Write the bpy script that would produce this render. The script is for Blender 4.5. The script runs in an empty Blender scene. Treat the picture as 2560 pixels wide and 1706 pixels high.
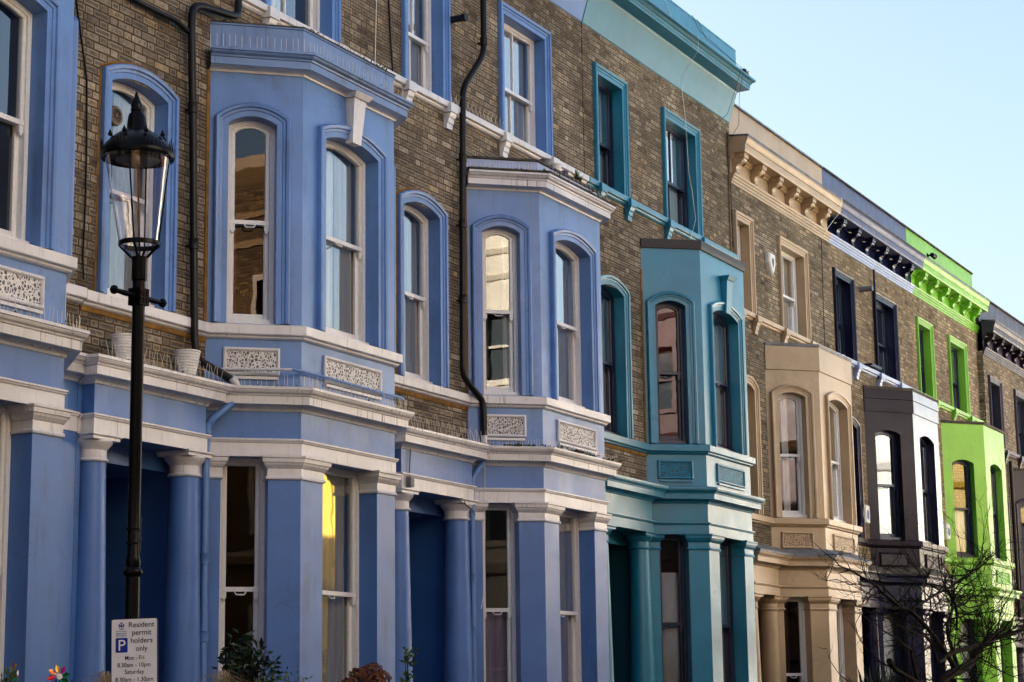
import bpy, math, random
from mathutils import Vector, Matrix
random.seed(7)
R = math.radians
scene = bpy.context.scene
col = scene.collection

# ------------------------------------------------------------------ nodes
class NT:
    """tiny helper around a material node tree"""
    def __init__(s, mat):
        s.m = mat; mat.use_nodes = True; s.t = mat.node_tree; s.t.nodes.clear()
        s.out = s.t.nodes.new('ShaderNodeOutputMaterial')
    def n(s, typ, **kw):
        nd = s.t.nodes.new(typ)
        for k, v in kw.items():
            setattr(nd, k, v)
        return nd
    def link(s, a, b): s.t.links.new(a, b)
    def put(s, sock, v):
        if hasattr(v, 'is_output'): s.link(v, sock)
        else: sock.default_value = v
    def math(s, op, a, b=None, clamp=False):
        nd = s.n('ShaderNodeMath', operation=op, use_clamp=clamp); s.put(nd.inputs[0], a)
        if b is not None: s.put(nd.inputs[1], b)
        return nd.outputs[0]
    def pos(s): return s.n('ShaderNodeNewGeometry').outputs['Position']
    def sep(s, v):
        nd = s.n('ShaderNodeSeparateXYZ'); s.link(v, nd.inputs[0]); return nd.outputs
    def comb(s, x, y, z):
        nd = s.n('ShaderNodeCombineXYZ')
        for i, v in enumerate((x, y, z)): s.put(nd.inputs[i], v)
        return nd.outputs[0]
    def scalev(s, v, k):
        nd = s.n('ShaderNodeVectorMath', operation='MULTIPLY'); s.link(v, nd.inputs[0]); nd.inputs[1].default_value = k
        return nd.outputs[0]
    def noise(s, v, scale, detail=3, rough=.55):
        nd = s.n('ShaderNodeTexNoise'); s.link(v, nd.inputs['Vector'])
        nd.inputs['Scale'].default_value = scale; nd.inputs['Detail'].default_value = detail; nd.inputs['Roughness'].default_value = rough
        return nd.outputs['Fac']
    def ramp(s, f, stops, interp='LINEAR'):
        nd = s.n('ShaderNodeValToRGB'); nd.color_ramp.interpolation = interp; s.link(f, nd.inputs[0])
        el = nd.color_ramp.elements
        while len(el) < len(stops): el.new(.5)
        for e, (p, c) in zip(el, stops):
            e.position = p; e.color = (c, c, c, 1) if not isinstance(c, tuple) else (*c[:3], 1)
        return nd.outputs['Color']
    def mix(s, f, a, b, typ='MIX'):
        nd = s.n('ShaderNodeMixRGB', blend_type=typ)
        for i, v in enumerate((f, a, b)):
            if isinstance(v, tuple): v = (*v[:3], 1)
            s.put(nd.inputs[i], v)
        return nd.outputs[0]
    def bump(s, h, strength, dist, normal=None):
        nd = s.n('ShaderNodeBump'); nd.inputs['Strength'].default_value = strength; nd.inputs['Distance'].default_value = dist
        s.link(h, nd.inputs['Height'])
        if normal is not None: s.link(normal, nd.inputs['Normal'])
        return nd.outputs[0]
    def principled(s, color, rough=.5, spec=.5, metal=0., normal=None):
        p = s.n('ShaderNodeBsdfPrincipled')
        s.put(p.inputs['Base Color'], (*color[:3], 1) if isinstance(color, tuple) else color)
        s.put(p.inputs['Roughness'], rough); p.inputs['Specular IOR Level'].default_value = spec; p.inputs['Metallic'].default_value = metal
        if normal is not None: s.link(normal, p.inputs['Normal'])
        s.link(p.outputs[0], s.out.inputs[0]); return p

def paint(name, rgb, rough=.42, dirt=.35, drip=0., spec=.5, bump=.22, dirtcol=(.035, .03, .022), patch=.2, sheen=.03, grime=.6, crack=.45, coat=.8):
    """old masonry paint: uneven colour, rain streaks, fine render texture"""
    m = bpy.data.materials.new(name); t = NT(m); P = t.pos()
    big = t.noise(P, .9, 5, .6); f1 = t.ramp(big, [(.3, 1 - patch), (.7, 1 + patch * .35)])
    c = t.mix(1., rgb, f1, 'MULTIPLY')
    if dirt:
        sv = t.scalev(P, (7., 7., .55)); st = t.ramp(t.noise(sv, 1., 5, .6), [(.5, 0.), (.78, 1.)])
        sp = t.ramp(t.noise(P, 3.1, 4), [(.4, 0.), (.65, 1.)])
        c = t.mix(t.math('MULTIPLY', t.math('MULTIPLY', st, sp), dirt), c, dirtcol)
        sp2 = t.ramp(t.noise(P, 55., 2), [(.70, 0.), (.76, 1.)])
        c = t.mix(t.math('MULTIPLY', sp2, dirt * .8), c, dirtcol)
    if drip:
        dv = t.scalev(P, (42., 42., 1.1)); d = t.ramp(t.noise(dv, 1., 2), [(.60, 0.), (.72, 1.)])
        dm = t.ramp(t.noise(P, 1.7, 3), [(.42, 0.), (.6, 1.)])
        c = t.mix(t.math('MULTIPLY', t.math('MULTIPLY', d, dm), drip), c, (.02, .018, .013))
    if crack:
        cn = t.noise(t.scalev(P, (1., 1., .8)), 2.1, 6, .62); cl = t.ramp(t.math('ABSOLUTE', t.math('SUBTRACT', cn, .5)), [(0., 1.), (.0045, 0.)])
        cm = t.ramp(t.noise(P, 1.3, 2), [(.5, 0.), (.62, 1.)]); c = t.mix(t.math('MULTIPLY', t.math('MULTIPLY', cl, cm), crack), c, dirtcol)
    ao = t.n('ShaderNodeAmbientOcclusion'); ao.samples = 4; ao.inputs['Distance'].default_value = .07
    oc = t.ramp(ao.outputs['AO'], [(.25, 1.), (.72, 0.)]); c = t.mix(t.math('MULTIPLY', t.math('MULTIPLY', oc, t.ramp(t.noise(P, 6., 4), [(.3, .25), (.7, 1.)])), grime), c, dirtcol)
    fine = t.noise(P, 90., 3, .7); mid = t.noise(P, 9., 3)
    nrm = t.bump(t.math('ADD', t.math('MULTIPLY', fine, .3), mid), bump, .012)
    rr = t.ramp(t.noise(P, 4., 4), [(.3, rough * .8), (.7, min(1, rough * 1.25))])
    p = t.principled(c, rr, spec, 0, nrm); p.inputs['Sheen Weight'].default_value = sheen; p.inputs['Sheen Roughness'].default_value = .45
    p.inputs['Coat Weight'].default_value = coat; p.inputs['Coat Roughness'].default_value = .42; p.inputs['Coat IOR'].default_value = 1.5
    return m

def plain(name, rgb, rough=.5, spec=.5, metal=0., var=.15, vs=12.):
    m = bpy.data.materials.new(name); t = NT(m); P = t.pos()
    f = t.ramp(t.noise(P, vs, 4), [(.3, 1 - var), (.7, 1 + var)])
    t.principled(t.mix(1., rgb, f, 'MULTIPLY'), rough, spec, metal)
    return m

def brick(name, tint=(1, 1, 1), soot=.5):
    """yellow London stock brick in Flemish bond, sooty faces, sandy mortar"""
    m = bpy.data.materials.new(name); t = NT(m); P = t.pos(); x, y, z = t.sep(P)
    jx = t.math('MULTIPLY', t.math('SUBTRACT', t.noise(P, 14., 2), .5), .012)
    jz = t.math('MULTIPLY', t.math('SUBTRACT', t.noise(t.scalev(P, (1, 1, 1.3)), 11., 2), .5), .012)
    ux = t.math('ADD', t.math('ADD', x, y), jx); zz = t.math('ADD', z, jz)
    row = t.math('FLOOR', t.math('DIVIDE', zz, .0755)); fz = t.math('SUBTRACT', t.math('DIVIDE', zz, .0755), row)
    half = t.math('MULTIPLY', t.math('MODULO', t.math('ABSOLUTE', row), 2.), .5)
    rj = t.n('ShaderNodeTexWhiteNoise', noise_dimensions='1D'); t.link(row, rj.inputs['W'])
    uu = t.math('ADD', t.math('ADD', t.math('DIVIDE', ux, .3375), half), t.math('MULTIPLY', rj.outputs['Value'], .12))
    per = t.math('FLOOR', uu); fu = t.math('SUBTRACT', uu, per)
    head = t.math('GREATER_THAN', fu, .667)
    # distance (m) to the nearest vertical joint
    ds = t.math('MINIMUM', fu, t.math('ABSOLUTE', t.math('SUBTRACT', fu, .667)))
    dx = t.math('MULTIPLY', t.math('MINIMUM', ds, t.math('SUBTRACT', 1., fu)), .3375)
    dz = t.math('MULTIPLY', t.math('MINIMUM', fz, t.math('SUBTRACT', 1., fz)), .0755)
    d = t.math('MINIMUM', dx, dz)
    body = t.ramp(t.math('MULTIPLY', d, 60.), [(.34, 0.), (.66, 1.)])
    w = t.n('ShaderNodeTexWhiteNoise', noise_dimensions='3D'); t.link(t.comb(per, row, head), w.inputs['Vector'])
    w2 = t.n('ShaderNodeTexWhiteNoise', noise_dimensions='3D'); t.link(t.comb(per, t.math('ADD', row, 71.3), head), w2.inputs['Vector'])
    base = t.ramp(w.outputs['Value'], [(0., (.17, .14, .105)), (.08, (.24, .205, .155)), (.34, (.30, .262, .195)), (.66, (.345, .302, .225)), (.9, (.42, .375, .285)), (1., (.44, .35, .215))])
    blot = t.noise(P, 17., 4, .6)
    core = t.ramp(t.math('MULTIPLY', d, 32.), [(.35, 0.), (.85, 1.)])
    bl = t.ramp(t.math('ADD', t.math('MULTIPLY', blot, .8), t.math('MULTIPLY', w2.outputs['Value'], .25)), [(.38, 0.), (.58, 1.)])
    c = t.mix(t.math('MULTIPLY', t.math('MULTIPLY', bl, core), .74), base, (.05, .042, .036))
    c = t.mix(1., c, t.ramp(t.noise(P, 70., 3), [(.3, .72), (.7, 1.22)]), 'MULTIPLY')
    mort = t.mix(t.ramp(t.noise(P, 1.6, 3), [(.4, 0.), (.62, 1.)]), (.07, .052, .034), (.14, .095, .042))
    c = t.mix(body, mort, c)
    sootn = t.ramp(t.noise(P, .8, 6, .68), [(.38, 1.15), (.66, 1 - soot)])
    c = t.mix(1., c, sootn, 'MULTIPLY'); c = t.mix(1., c, (tint[0] * 1.0, tint[1] * 1.0, tint[2] * 1.02), 'MULTIPLY')
    h = t.math('ADD', t.math('MULTIPLY', body, 1.), t.math('MULTIPLY', t.noise(P, 45., 3), .5))
    t.principled(c, .9, .25, 0, t.bump(h, .7, .008))
    return m

def fret(name, rgb):
    """cast panel with a pierced worm-like pattern"""
    m = bpy.data.materials.new(name); t = NT(m); P = t.pos(); x, y, z = t.sep(P)
    q = t.comb(t.math('SUBTRACT', x, y), t.math('MULTIPLY', y, .2), z)
    nz = t.n('ShaderNodeTexNoise'); t.link(q, nz.inputs['Vector']); nz.inputs['Scale'].default_value = 34.
    off = t.n('ShaderNodeVectorMath', operation='MULTIPLY_ADD'); t.link(nz.outputs['Color'], off.inputs[0]); off.inputs[1].default_value = (.022, .022, .022); t.link(q, off.inputs[2])
    v = t.n('ShaderNodeTexVoronoi', feature='DISTANCE_TO_EDGE'); t.link(off.outputs[0], v.inputs['Vector']); v.inputs['Scale'].default_value = 31.
    hole = t.ramp(v.outputs['Distance'], [(.13, 0.), (.20, 1.)])
    c = t.mix(t.math('MULTIPLY', hole, .9), rgb, (.06, .055, .05))
    t.principled(c, .5, .4, 0, t.bump(t.math('SUBTRACT', 1., hole), .9, .015))
    return m

def glass(name, tint=(.93, .96, .95), wav=.008, r0=.042, k=1.):
    """thin pane: Schlick reflection over a clear sheet, slightly wavy"""
    m = bpy.data.materials.new(name); t = NT(m); P = t.pos()
    nrm = t.bump(t.noise(P, 2.3, 2), wav, .05); g = t.n('ShaderNodeNewGeometry')
    dt = t.n('ShaderNodeVectorMath', operation='DOT_PRODUCT'); t.link(g.outputs['Incoming'], dt.inputs[0]); t.link(g.outputs['Normal'], dt.inputs[1])
    c = t.math('ABSOLUTE', dt.outputs['Value']); f5 = t.math('POWER', t.math('SUBTRACT', 1., c, True), 3.)
    fac = t.math('MULTIPLY', t.math('ADD', t.math('MULTIPLY', f5, 1 - r0), r0), k, True)
    tr = t.n('ShaderNodeBsdfTransparent'); tr.inputs[0].default_value = (*tint, 1)
    gl = t.n('ShaderNodeBsdfGlossy'); gl.inputs['Roughness'].default_value = .0; gl.inputs[0].default_value = (1, 1, 1, 1); t.link(nrm, gl.inputs['Normal'])
    mx = t.n('ShaderNodeMixShader'); t.link(fac, mx.inputs[0]); t.link(tr.outputs[0], mx.inputs[1]); t.link(gl.outputs[0], mx.inputs[2])
    t.link(mx.outputs[0], t.out.inputs[0])
    return m

def cloth(name, rgb, see=.25):
    m = bpy.data.materials.new(name); t = NT(m); P = t.pos()
    f = t.ramp(t.noise(t.scalev(P, (22, 22, 1.2)), 1., 3), [(.3, .72), (.7, 1.1)])
    d = t.n('ShaderNodeBsdfDiffuse'); t.link(t.mix(1., rgb, f, 'MULTIPLY'), d.inputs[0])
    tr = t.n('ShaderNodeBsdfTransparent'); mx = t.n('ShaderNodeMixShader'); mx.inputs[0].default_value = see
    t.link(d.outputs[0], mx.inputs[1]); t.link(tr.outputs[0], mx.inputs[2]); t.link(mx.outputs[0], t.out.inputs[0])
    return m

def leafmat(name, a, b, rough=.5):
    m = bpy.data.materials.new(name); t = NT(m); P = t.pos()
    c = t.mix(t.ramp(t.noise(P, 22., 3), [(.35, 0.), (.65, 1.)]), a, b)
    t.principled(c, rough, .35)
    return m

# ------------------------------------------------------------------ mesh builder
class MB:
    def __init__(s): s.v = []; s.f = []
    def pts(s, ps):
        b = len(s.v); s.v.extend([tuple(p) for p in ps]); return list(range(b, b + len(ps)))
    def face(s, ps): s.f.append(tuple(s.pts(ps)))
    def box(s, x0, x1, y0, y1, z0, z1, m=None):
        m = m or (lambda a, b, c: (a, b, c))
        i = s.pts([m(x, y, z) for z in (z0, z1) for y in (y0, y1) for x in (x0, x1)])
        for q in ((0, 2, 3, 1), (4, 5, 7, 6), (0, 1, 5, 4), (2, 6, 7, 3), (0, 4, 6, 2), (1, 3, 7, 5)): s.f.append(tuple(i[k] for k in q))
    def loft(s, rings, closed=False, cap0=False, cap1=False):
        ids = [s.pts(r) for r in rings]; n = len(rings[0])
        for a, b in zip(ids, ids[1:]):
            for k in range(n if closed else n - 1):
                k2 = (k + 1) % n; s.f.append((a[k], a[k2], b[k2], b[k]))
        if cap0: s.f.append(tuple(reversed(ids[0])))
        if cap1: s.f.append(tuple(ids[-1]))
    def lathe(s, prof, cx=0, cy=0, n=24, cap=True):
        s.loft([[(cx + r * math.cos(2 * math.pi * k / n), cy + r * math.sin(2 * math.pi * k / n), z) for k in range(n)] for r, z in prof], True, cap, cap)
    def tube(s, path, r, n=8, cap=True):
        path = [Vector(p) for p in path]; rs = r if isinstance(r, (list, tuple)) else [r] * len(path)
        rings = []; ref = None
        for i, p in enumerate(path):
            d = (path[min(i + 1, len(path) - 1)] - path[max(i - 1, 0)])
            if d.length < 1e-9: d = Vector((0, 0, 1))
            d.normalize()
            if ref is None: ref = Vector((0, 0, 1)) if abs(d.z) < .9 else Vector((0, 1, 0))
            a = d.cross(ref).normalized(); b = d.cross(a); ref = a.cross(d) if a.length else ref
            rings.append([tuple(p + (a * math.cos(2 * math.pi * k / n) + b * math.sin(2 * math.pi * k / n)) * rs[i]) for k in range(n)])
        s.loft(rings, True, cap, cap)
    def sweep(s, prof, path, cap=True):
        """prof: [(out, z)]; path: [(x, y)] travelled so that 'out' is on its right-hand side"""
        n = len(path); nor = []
        for a, b in zip(path, path[1:]):
            l = math.hypot(b[0] - a[0], b[1] - a[1]); nor.append(((b[1] - a[1]) / l, -(b[0] - a[0]) / l))
        rings = []
        for i, p in enumerate(path):
            a = nor[max(i - 1, 0)]; b = nor[min(i, n - 2)]; k = 1 + a[0] * b[0] + a[1] * b[1]
            ox, oy = (a[0] + b[0]) / k, (a[1] + b[1]) / k
            rings.append([(p[0] + ox * o, p[1] + oy * o, z) for o, z in prof])
        s.loft(rings, False, cap, cap)

def obj(name, mb, mat, parent=None, smooth=None, **props):
    me = bpy.data.meshes.new(name); me.from_pydata(mb.v, [], mb.f)
    import bmesh
    bm = bmesh.new(); bm.from_mesh(me); bmesh.ops.recalc_face_normals(bm, faces=bm.faces); bm.to_mesh(me); bm.free()
    if smooth is not None:
        for p in me.polygons: p.use_smooth = True
        me.set_sharp_from_angle(angle=R(smooth))
    me.materials.append(mat); me.update()
    o = bpy.data.objects.new(name, me); col.objects.link(o)
    if parent is not None: o.parent = parent
    for k, v in props.items(): o[k] = v
    return o

def thing(name, label, cat, loc=(0, 0, 0), rotz=0., group=None):
    o = bpy.data.objects.new(name, None); o.empty_display_size = .2; col.objects.link(o)
    o.location = loc; o.rotation_euler = (0, 0, rotz); o['label'] = label; o['category'] = cat
    if group: o['group'] = group
    return o

def tag(o, label, cat, group=None):
    o['label'] = label; o['category'] = cat
    if group: o['group'] = group
    return o

# ------------------------------------------------------------------ materials
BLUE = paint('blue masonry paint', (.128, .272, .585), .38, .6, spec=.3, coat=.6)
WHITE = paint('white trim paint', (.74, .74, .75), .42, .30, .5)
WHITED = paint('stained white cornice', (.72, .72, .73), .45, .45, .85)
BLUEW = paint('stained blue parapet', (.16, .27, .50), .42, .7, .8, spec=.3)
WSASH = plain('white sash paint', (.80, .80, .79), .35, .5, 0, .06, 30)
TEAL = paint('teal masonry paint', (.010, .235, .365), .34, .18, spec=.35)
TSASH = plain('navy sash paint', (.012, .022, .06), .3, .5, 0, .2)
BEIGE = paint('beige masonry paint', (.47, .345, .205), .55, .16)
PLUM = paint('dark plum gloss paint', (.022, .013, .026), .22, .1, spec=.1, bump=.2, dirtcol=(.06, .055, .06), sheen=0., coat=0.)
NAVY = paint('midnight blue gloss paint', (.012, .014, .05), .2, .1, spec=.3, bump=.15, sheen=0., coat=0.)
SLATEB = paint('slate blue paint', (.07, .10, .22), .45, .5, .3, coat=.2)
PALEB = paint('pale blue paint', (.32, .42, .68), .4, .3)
LIME = paint('lime green paint', (.21, .53, .03), .42, .22, coat=.4)
MAUVE = paint('mauve grey paint', (.05, .042, .07), .35, .2, spec=.3, coat=.1)
BRICK = brick('sooty stock brick', (1.12, 1.10, 1.07), .5)
BRICK2 = brick('cleaner stock brick', (1.22, 1.15, 1.05), .4)
OCHRE = plain('ochre mortar fillet', (.27, .155, .05), .9, .1, 0, .35, 9)
LEAD = plain('weathered lead', (.16, .165, .18), .5, .5, .0, .4, 5)
SLATE = plain('mossy slate coping', (.085, .075, .062), .8, .3, 0, .5, 14)
BLACKF = plain('black roofing felt', (.012, .011, .013), .45, .5, 0, .3, 9)
BLACK = plain('black gloss iron', (.004, .0045, .006), .25, .12, 0, .2, 20)
IRON = plain('black cast iron pipe', (.006, .006, .007), .4, .3, 0, .35, 20)
GLASS = glass('window glass', r0=.032, k=2.3)
LGLASS = glass('lantern glass', (.92, .92, .95), .25, .07, 1.0)
NET = cloth('white net curtain', (.80, .80, .78), .08)
DRAPE = cloth('grey drape', (.40, .39, .36), .0)
LILAC = cloth('lilac sheer curtain', (.36, .30, .42), .15)
PAPER = plain('frosted paper', (.60, .58, .60), .8, .1, 0, .04)
FLOORM = plain('dark interior boards', (.05, .035, .022), .8, .1)
SPIKE = plain('pigeon spike wire', (.62, .58, .48), .4, .5, .0, .1)
WPOT = plain('white ribbed pot', (.78, .78, .76), .4, .4, 0, .06)
MOSS = leafmat('moss', (.035, .04, .012), (.10, .10, .035), .9)
BARK = plain('bare bark', (.016, .012, .009), .85, .1, 0, .5, 18)
LEAF = leafmat('dark glossy leaf', (.006, .016, .006), (.016, .042, .012), .4)
LEAF2 = leafmat('mid green leaf', (.03, .07, .02), (.09, .14, .03), .45)
HYD = leafmat('dried brown flower', (.09, .035, .018), (.21, .085, .04), .85)
STRAW = leafmat('pale dry grass', (.22, .17, .10), (.40, .33, .22), .8)
PLAST = plain('white plastic', (.78, .78, .74), .4, .5, 0, .05)
FRW = fret('white fretwork', (.80, .79, .77)); FRT = fret('teal fretwork', (.012, .25, .38)); FRB = fret('beige fretwork', (.60, .43, .27)); FRP = fret('plum fretwork', (.034, .022, .038)); FRG = fret('green fretwork', (.21, .60, .045))
DOORM = plain('dark navy door', (.008, .014, .04), .3, .5)

# ------------------------------------------------------------------ window kit
def seg(p0, p1):
    L = math.hypot(p1[0] - p0[0], p1[1] - p0[1]); e = ((p1[0] - p0[0]) / L, (p1[1] - p0[1]) / L); n = (e[1], -e[0])
    return (lambda t, d, z: (p0[0] + e[0] * t + n[0] * d, p0[1] + e[1] * t + n[1] * d, z)), L

def contour(t0, t1, z0, zs, rise, off=0., offb=None, N=10):
    """outline of an opening (segmental head if rise>0), grown by off; bottom-left, up, over, bottom-right"""
    offb = off if offb is None else offb
    w = (t1 - t0) / 2; tc = (t0 + t1) / 2; pts = [(t0 - off, z0 - offb)]
    if rise <= 0:
        pts += [(t0 - off, zs + off), (t1 + off, zs + off)]
    else:
        Rr = (w * w + rise * rise) / (2 * rise); zc = zs + rise - Rr; r = Rr + off; a = math.asin((w + off) / r)
        for i in range(N + 1):
            th = -a + 2 * a * i / N; pts.append((tc + r * math.sin(th), zc + r * math.cos(th)))
    pts.append((t1 + off, z0 - offb)); return pts

def cring(mb, m, prof, args, closed=False, offb=0.):
    """loft contour rings: prof = [(off, d)]"""
    mb.loft([[m(t, d, z) for t, z in contour(*args, off=o, offb=(o if closed else offb))] for o, d in prof][0:], False)
    if closed:
        for (o, d), (o2, d2) in zip(prof, prof[1:]):
            a = contour(*args, off=o); b = contour(*args, off=o2)
            mb.face([m(a[0][0], d, a[0][1]), m(a[-1][0], d, a[-1][1]), m(b[-1][0], d2, b[-1][1]), m(b[0][0], d2, b[0][1])])

def arch_panel(mb, m, T0, T1, Z0, Z1, args, depth):
    t0, t1, z0, zs, rise = args
    q = lambda a, b, c, d: mb.face([m(a, 0, c), m(b, 0, c), m(b, 0, d), m(a, 0, d)])
    q(T0, t0, Z0, Z1); q(t1, T1, Z0, Z1)
    if z0 > Z0 + 1e-4: q(t0, t1, Z0, z0)
    c = contour(*args)
    top = c[1:-1]
    for a, b in zip(top, top[1:]):
        mb.face([m(a[0], 0, a[1]), m(b[0], 0, b[1]), m(b[0], 0, Z1), m(a[0], 0, Z1)])
    mb.loft([[m(t, 0, z) for t, z in c], [m(t, -depth, z) for t, z in c]])
    mb.face([m(t0, 0, z0), m(t1, 0, z0), m(t1, -depth, z0), m(t0, -depth, z0)])

SUR = [(0, 0), (0, .018), (.052, .020), (.056, .030), (.082, .034), (.088, .052), (.116, .058), (.130, .046), (.134, 0)]
def surround(house, m, args, mat, fillet=None):
    mb = MB(); cring(mb, m, SUR, args)
    for k in (0, 1):      # close the two feet
        ring = [contour(*args, off=o, offb=0)[-k] for o, d in SUR]
        mb.face([m(t, d, z) for (t, z), (o, d) in zip(ring, SUR)])
    o = obj('window_surround', mb, mat, house)
    if fillet:
        f = MB(); cring(f, m, [(.133, .004), (.150, .012), (.162, .003)], args); obj('mortar_fillet', f, OCHRE, house)
    return o

def sash(house, m, args, zmeet, depth, mat, bars=0, curtain=None, lift=True, label=None, fan=False):
    """box sash window set 'depth' back from the wall face, with panes, curtain and lift as sub-parts"""
    t0, t1, z0, zs, rise = args; mb = MB(); D = -depth
    zb = z0 + .055
    cring(mb, m, [(.008, D), (-.045, D), (-.045, D - .10)], args, closed=False, offb=0)      # box frame
    mb.box(t0 - .004, t1 + .004, D - .10, D + .045, z0 - .01, zb, m)                        # sill
    up = (t0 + .047, t1 - .047, zmeet - .022, zs - .030, rise)                               # upper sash
    cring(mb, m, [(0, D - .018), (-.006, D - .014), (-.034, D - .014), (-.040, D - .024), (-.040, D - .05)], up, closed=True)
    lo = (t0 + .047, t1 - .047, zb, zmeet + .020, 0)
    cring(mb, m, [(0, D - .056), (-.030, D - .056), (-.042, D - .066), (-.042, D - .09)], lo, closed=True)
    mb.box(t0 + .088, t1 - .088, D - .088, D - .058, zb + .002, zb + .075, m)                # deep bottom rail
    mb.box(t0 + .03, t1 - .03, D - .05, D - .010, zmeet - .026, zmeet + .016, m)             # meeting rail
    for a in (t0 + .048, t1 - .092):                                                         # horns
        mb.box(a, a + .044, D - .048, D - .016, zmeet - .085, zmeet - .024, m); mb.box(a + .008, a + .036, D - .046, D - .018, zmeet - .105, zmeet - .083, m)
    for k in range(bars):
        tb = t0 + (t1 - t0) * (k + 1) / (bars + 1)
        mb.box(tb - .011, tb + .011, D - .045, D - .018, zmeet, zs - .04 + rise * .9, m); mb.box(tb - .011, tb + .011, D - .085, D - .058, zb + .06, zmeet - .02, m)
    w = obj('sash_window', mb, mat, house)
    if label: w['label'] = label
    g = MB(); c = contour(up[0], up[1], up[2], up[3], rise, -.038); g.face([m(t, D - .036, z) for t, z in c])
    c = contour(*lo, off=-.040); g.face([m(t, D - .078, z) for t, z in c])
    obj('pane', g, GLASS, w)
    if lift:
        l = MB(); tc = (t0 + t1) / 2; zz = zmeet - .026
        l.tube([m(tc - .05, D - .03, zz), m(tc - .05, D - .002, zz - .012), m(tc - .035, D + .006, zz - .03), m(tc + .035, D + .006, zz - .03), m(tc + .05, D - .002, zz - .012), m(tc + .05, D - .03, zz)], .007, 6)
        obj('sash_lift', l, mat, w)
    for cu in (curtain or []):
        kind, a, b, c0, c1, cm = cu     # fractions of width, heights
        mbc = MB(); ta = t0 + .05 + (t1 - t0 - .1) * a; tb = t0 + .05 + (t1 - t0 - .1) * b; H = zs + rise - z0 - .05
        za = z0 + .05 + H * c0; zt = z0 + .05 + H * c1
        if kind == 'flat': mbc.box(ta, tb, D - .125, D - .120, za, zt, m)
        else:
            n = max(6, int((tb - ta) * 90)); fr = random.uniform(36, 50); ph = random.random() * 6
            cols = [ta + (tb - ta) * k / n for k in range(n + 1)]
            mbc.loft([[m(t, D - .14 + .018 * math.sin(t * fr + ph + .5 * math.sin(t * 13)) * sc, z) for t in cols] for z, sc in ((zt, .5), ((za + zt) / 2, .9), (za, 1.15))])
        obj('curtain' if kind != 'flat' else 'window_blind', mbc, cm, w, 180)
    if fan:
        f = MB(); tc, zc = fan; prof = [(.085, -.0), (.095, .012), (.088, .03), (.06, .034), (.058, .02), (.02, .02), (.018, .03), (0.001, .03)]
        rings = []
        for r, dd in prof: rings.append([m(tc + r * math.cos(2 * math.pi * k / 20), D - .036 + dd, zc + r * math.sin(2 * math.pi * k / 20)) for k in range(20)])
        f.loft(rings, True)
        for k in range(8):
            a = 2 * math.pi * k / 8; a2 = a + .28
            f.face([m(tc + .02 * math.cos(a), D - .010, zc + .02 * math.sin(a)), m(tc + .06 * math.cos(a), D - .010, zc + .06 * math.sin(a)), m(tc + .06 * math.cos(a2), D - .002, zc + .06 * math.sin(a2)), m(tc + .02 * math.cos(a2), D - .002, zc + .02 * math.sin(a2))])
        obj('extractor_fan', f, fan_mat[0], w)
    return w
fan_mat = [plain('brown plastic', (.13, .10, .07), .5)]

def spikes(house, path, z, dens=18, h=.11, lean=.3):
    """strip of fine pigeon spikes along a ledge"""
    mb = MB(); rnd = random.Random(len(path) * 7 + int(z * 100))
    for a, b in zip(path, path[1:]):
        L = math.hypot(b[0] - a[0], b[1] - a[1]); n = max(2, int(L * dens))
        for k in range(n):
            f = (k + rnd.random() * .5) / n; x = a[0] + (b[0] - a[0]) * f; y = a[1] + (b[1] - a[1]) * f
            nx, ny = (b[1] - a[1]) / L, -(b[0] - a[0]) / L; s = (k % 3 - 1) * lean * h
            mb.tube([(x, y, z), (x + nx * s + rnd.uniform(-.006, .006), y + ny * s, z + h * rnd.uniform(.9, 1.08))], .0024, 3, False)
    return obj('bird_spikes', mb, SPIKE, house)

def moss(house, path, z, dens=60, sz=.03, spread=.05, mat=None, name='moss'):
    mb = MB(); rnd = random.Random(int(z * 77) + len(path))
    for a, b in zip(path, path[1:]):
        L = math.hypot(b[0] - a[0], b[1] - a[1])
        for k in range(int(L * dens)):
            f = rnd.random(); g = rnd.gauss(0, 1) * spread * .5; nx, ny = (b[1] - a[1]) / L, -(b[0] - a[0]) / L
            if math.sin(f * L * 5 + z) + math.sin(f * L * 13.7) < rnd.uniform(-1, 1.): continue
            x = a[0] + (b[0] - a[0]) * f + nx * g; y = a[1] + (b[1] - a[1]) * f + ny * g; s = sz * rnd.uniform(.4, 1.2)
            p = [(x + rnd.uniform(-s, s), y + rnd.uniform(-s, s), z - .004) for _ in range(3)] + [(x, y, z + s * rnd.uniform(.3, .9))]
            i = mb.pts(p)
            for q in ((0, 1, 3), (1, 2, 3), (2, 0, 3)): mb.f.append(tuple(i[w] for w in q))
    return obj(name, mb, mat or MOSS, house)

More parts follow.
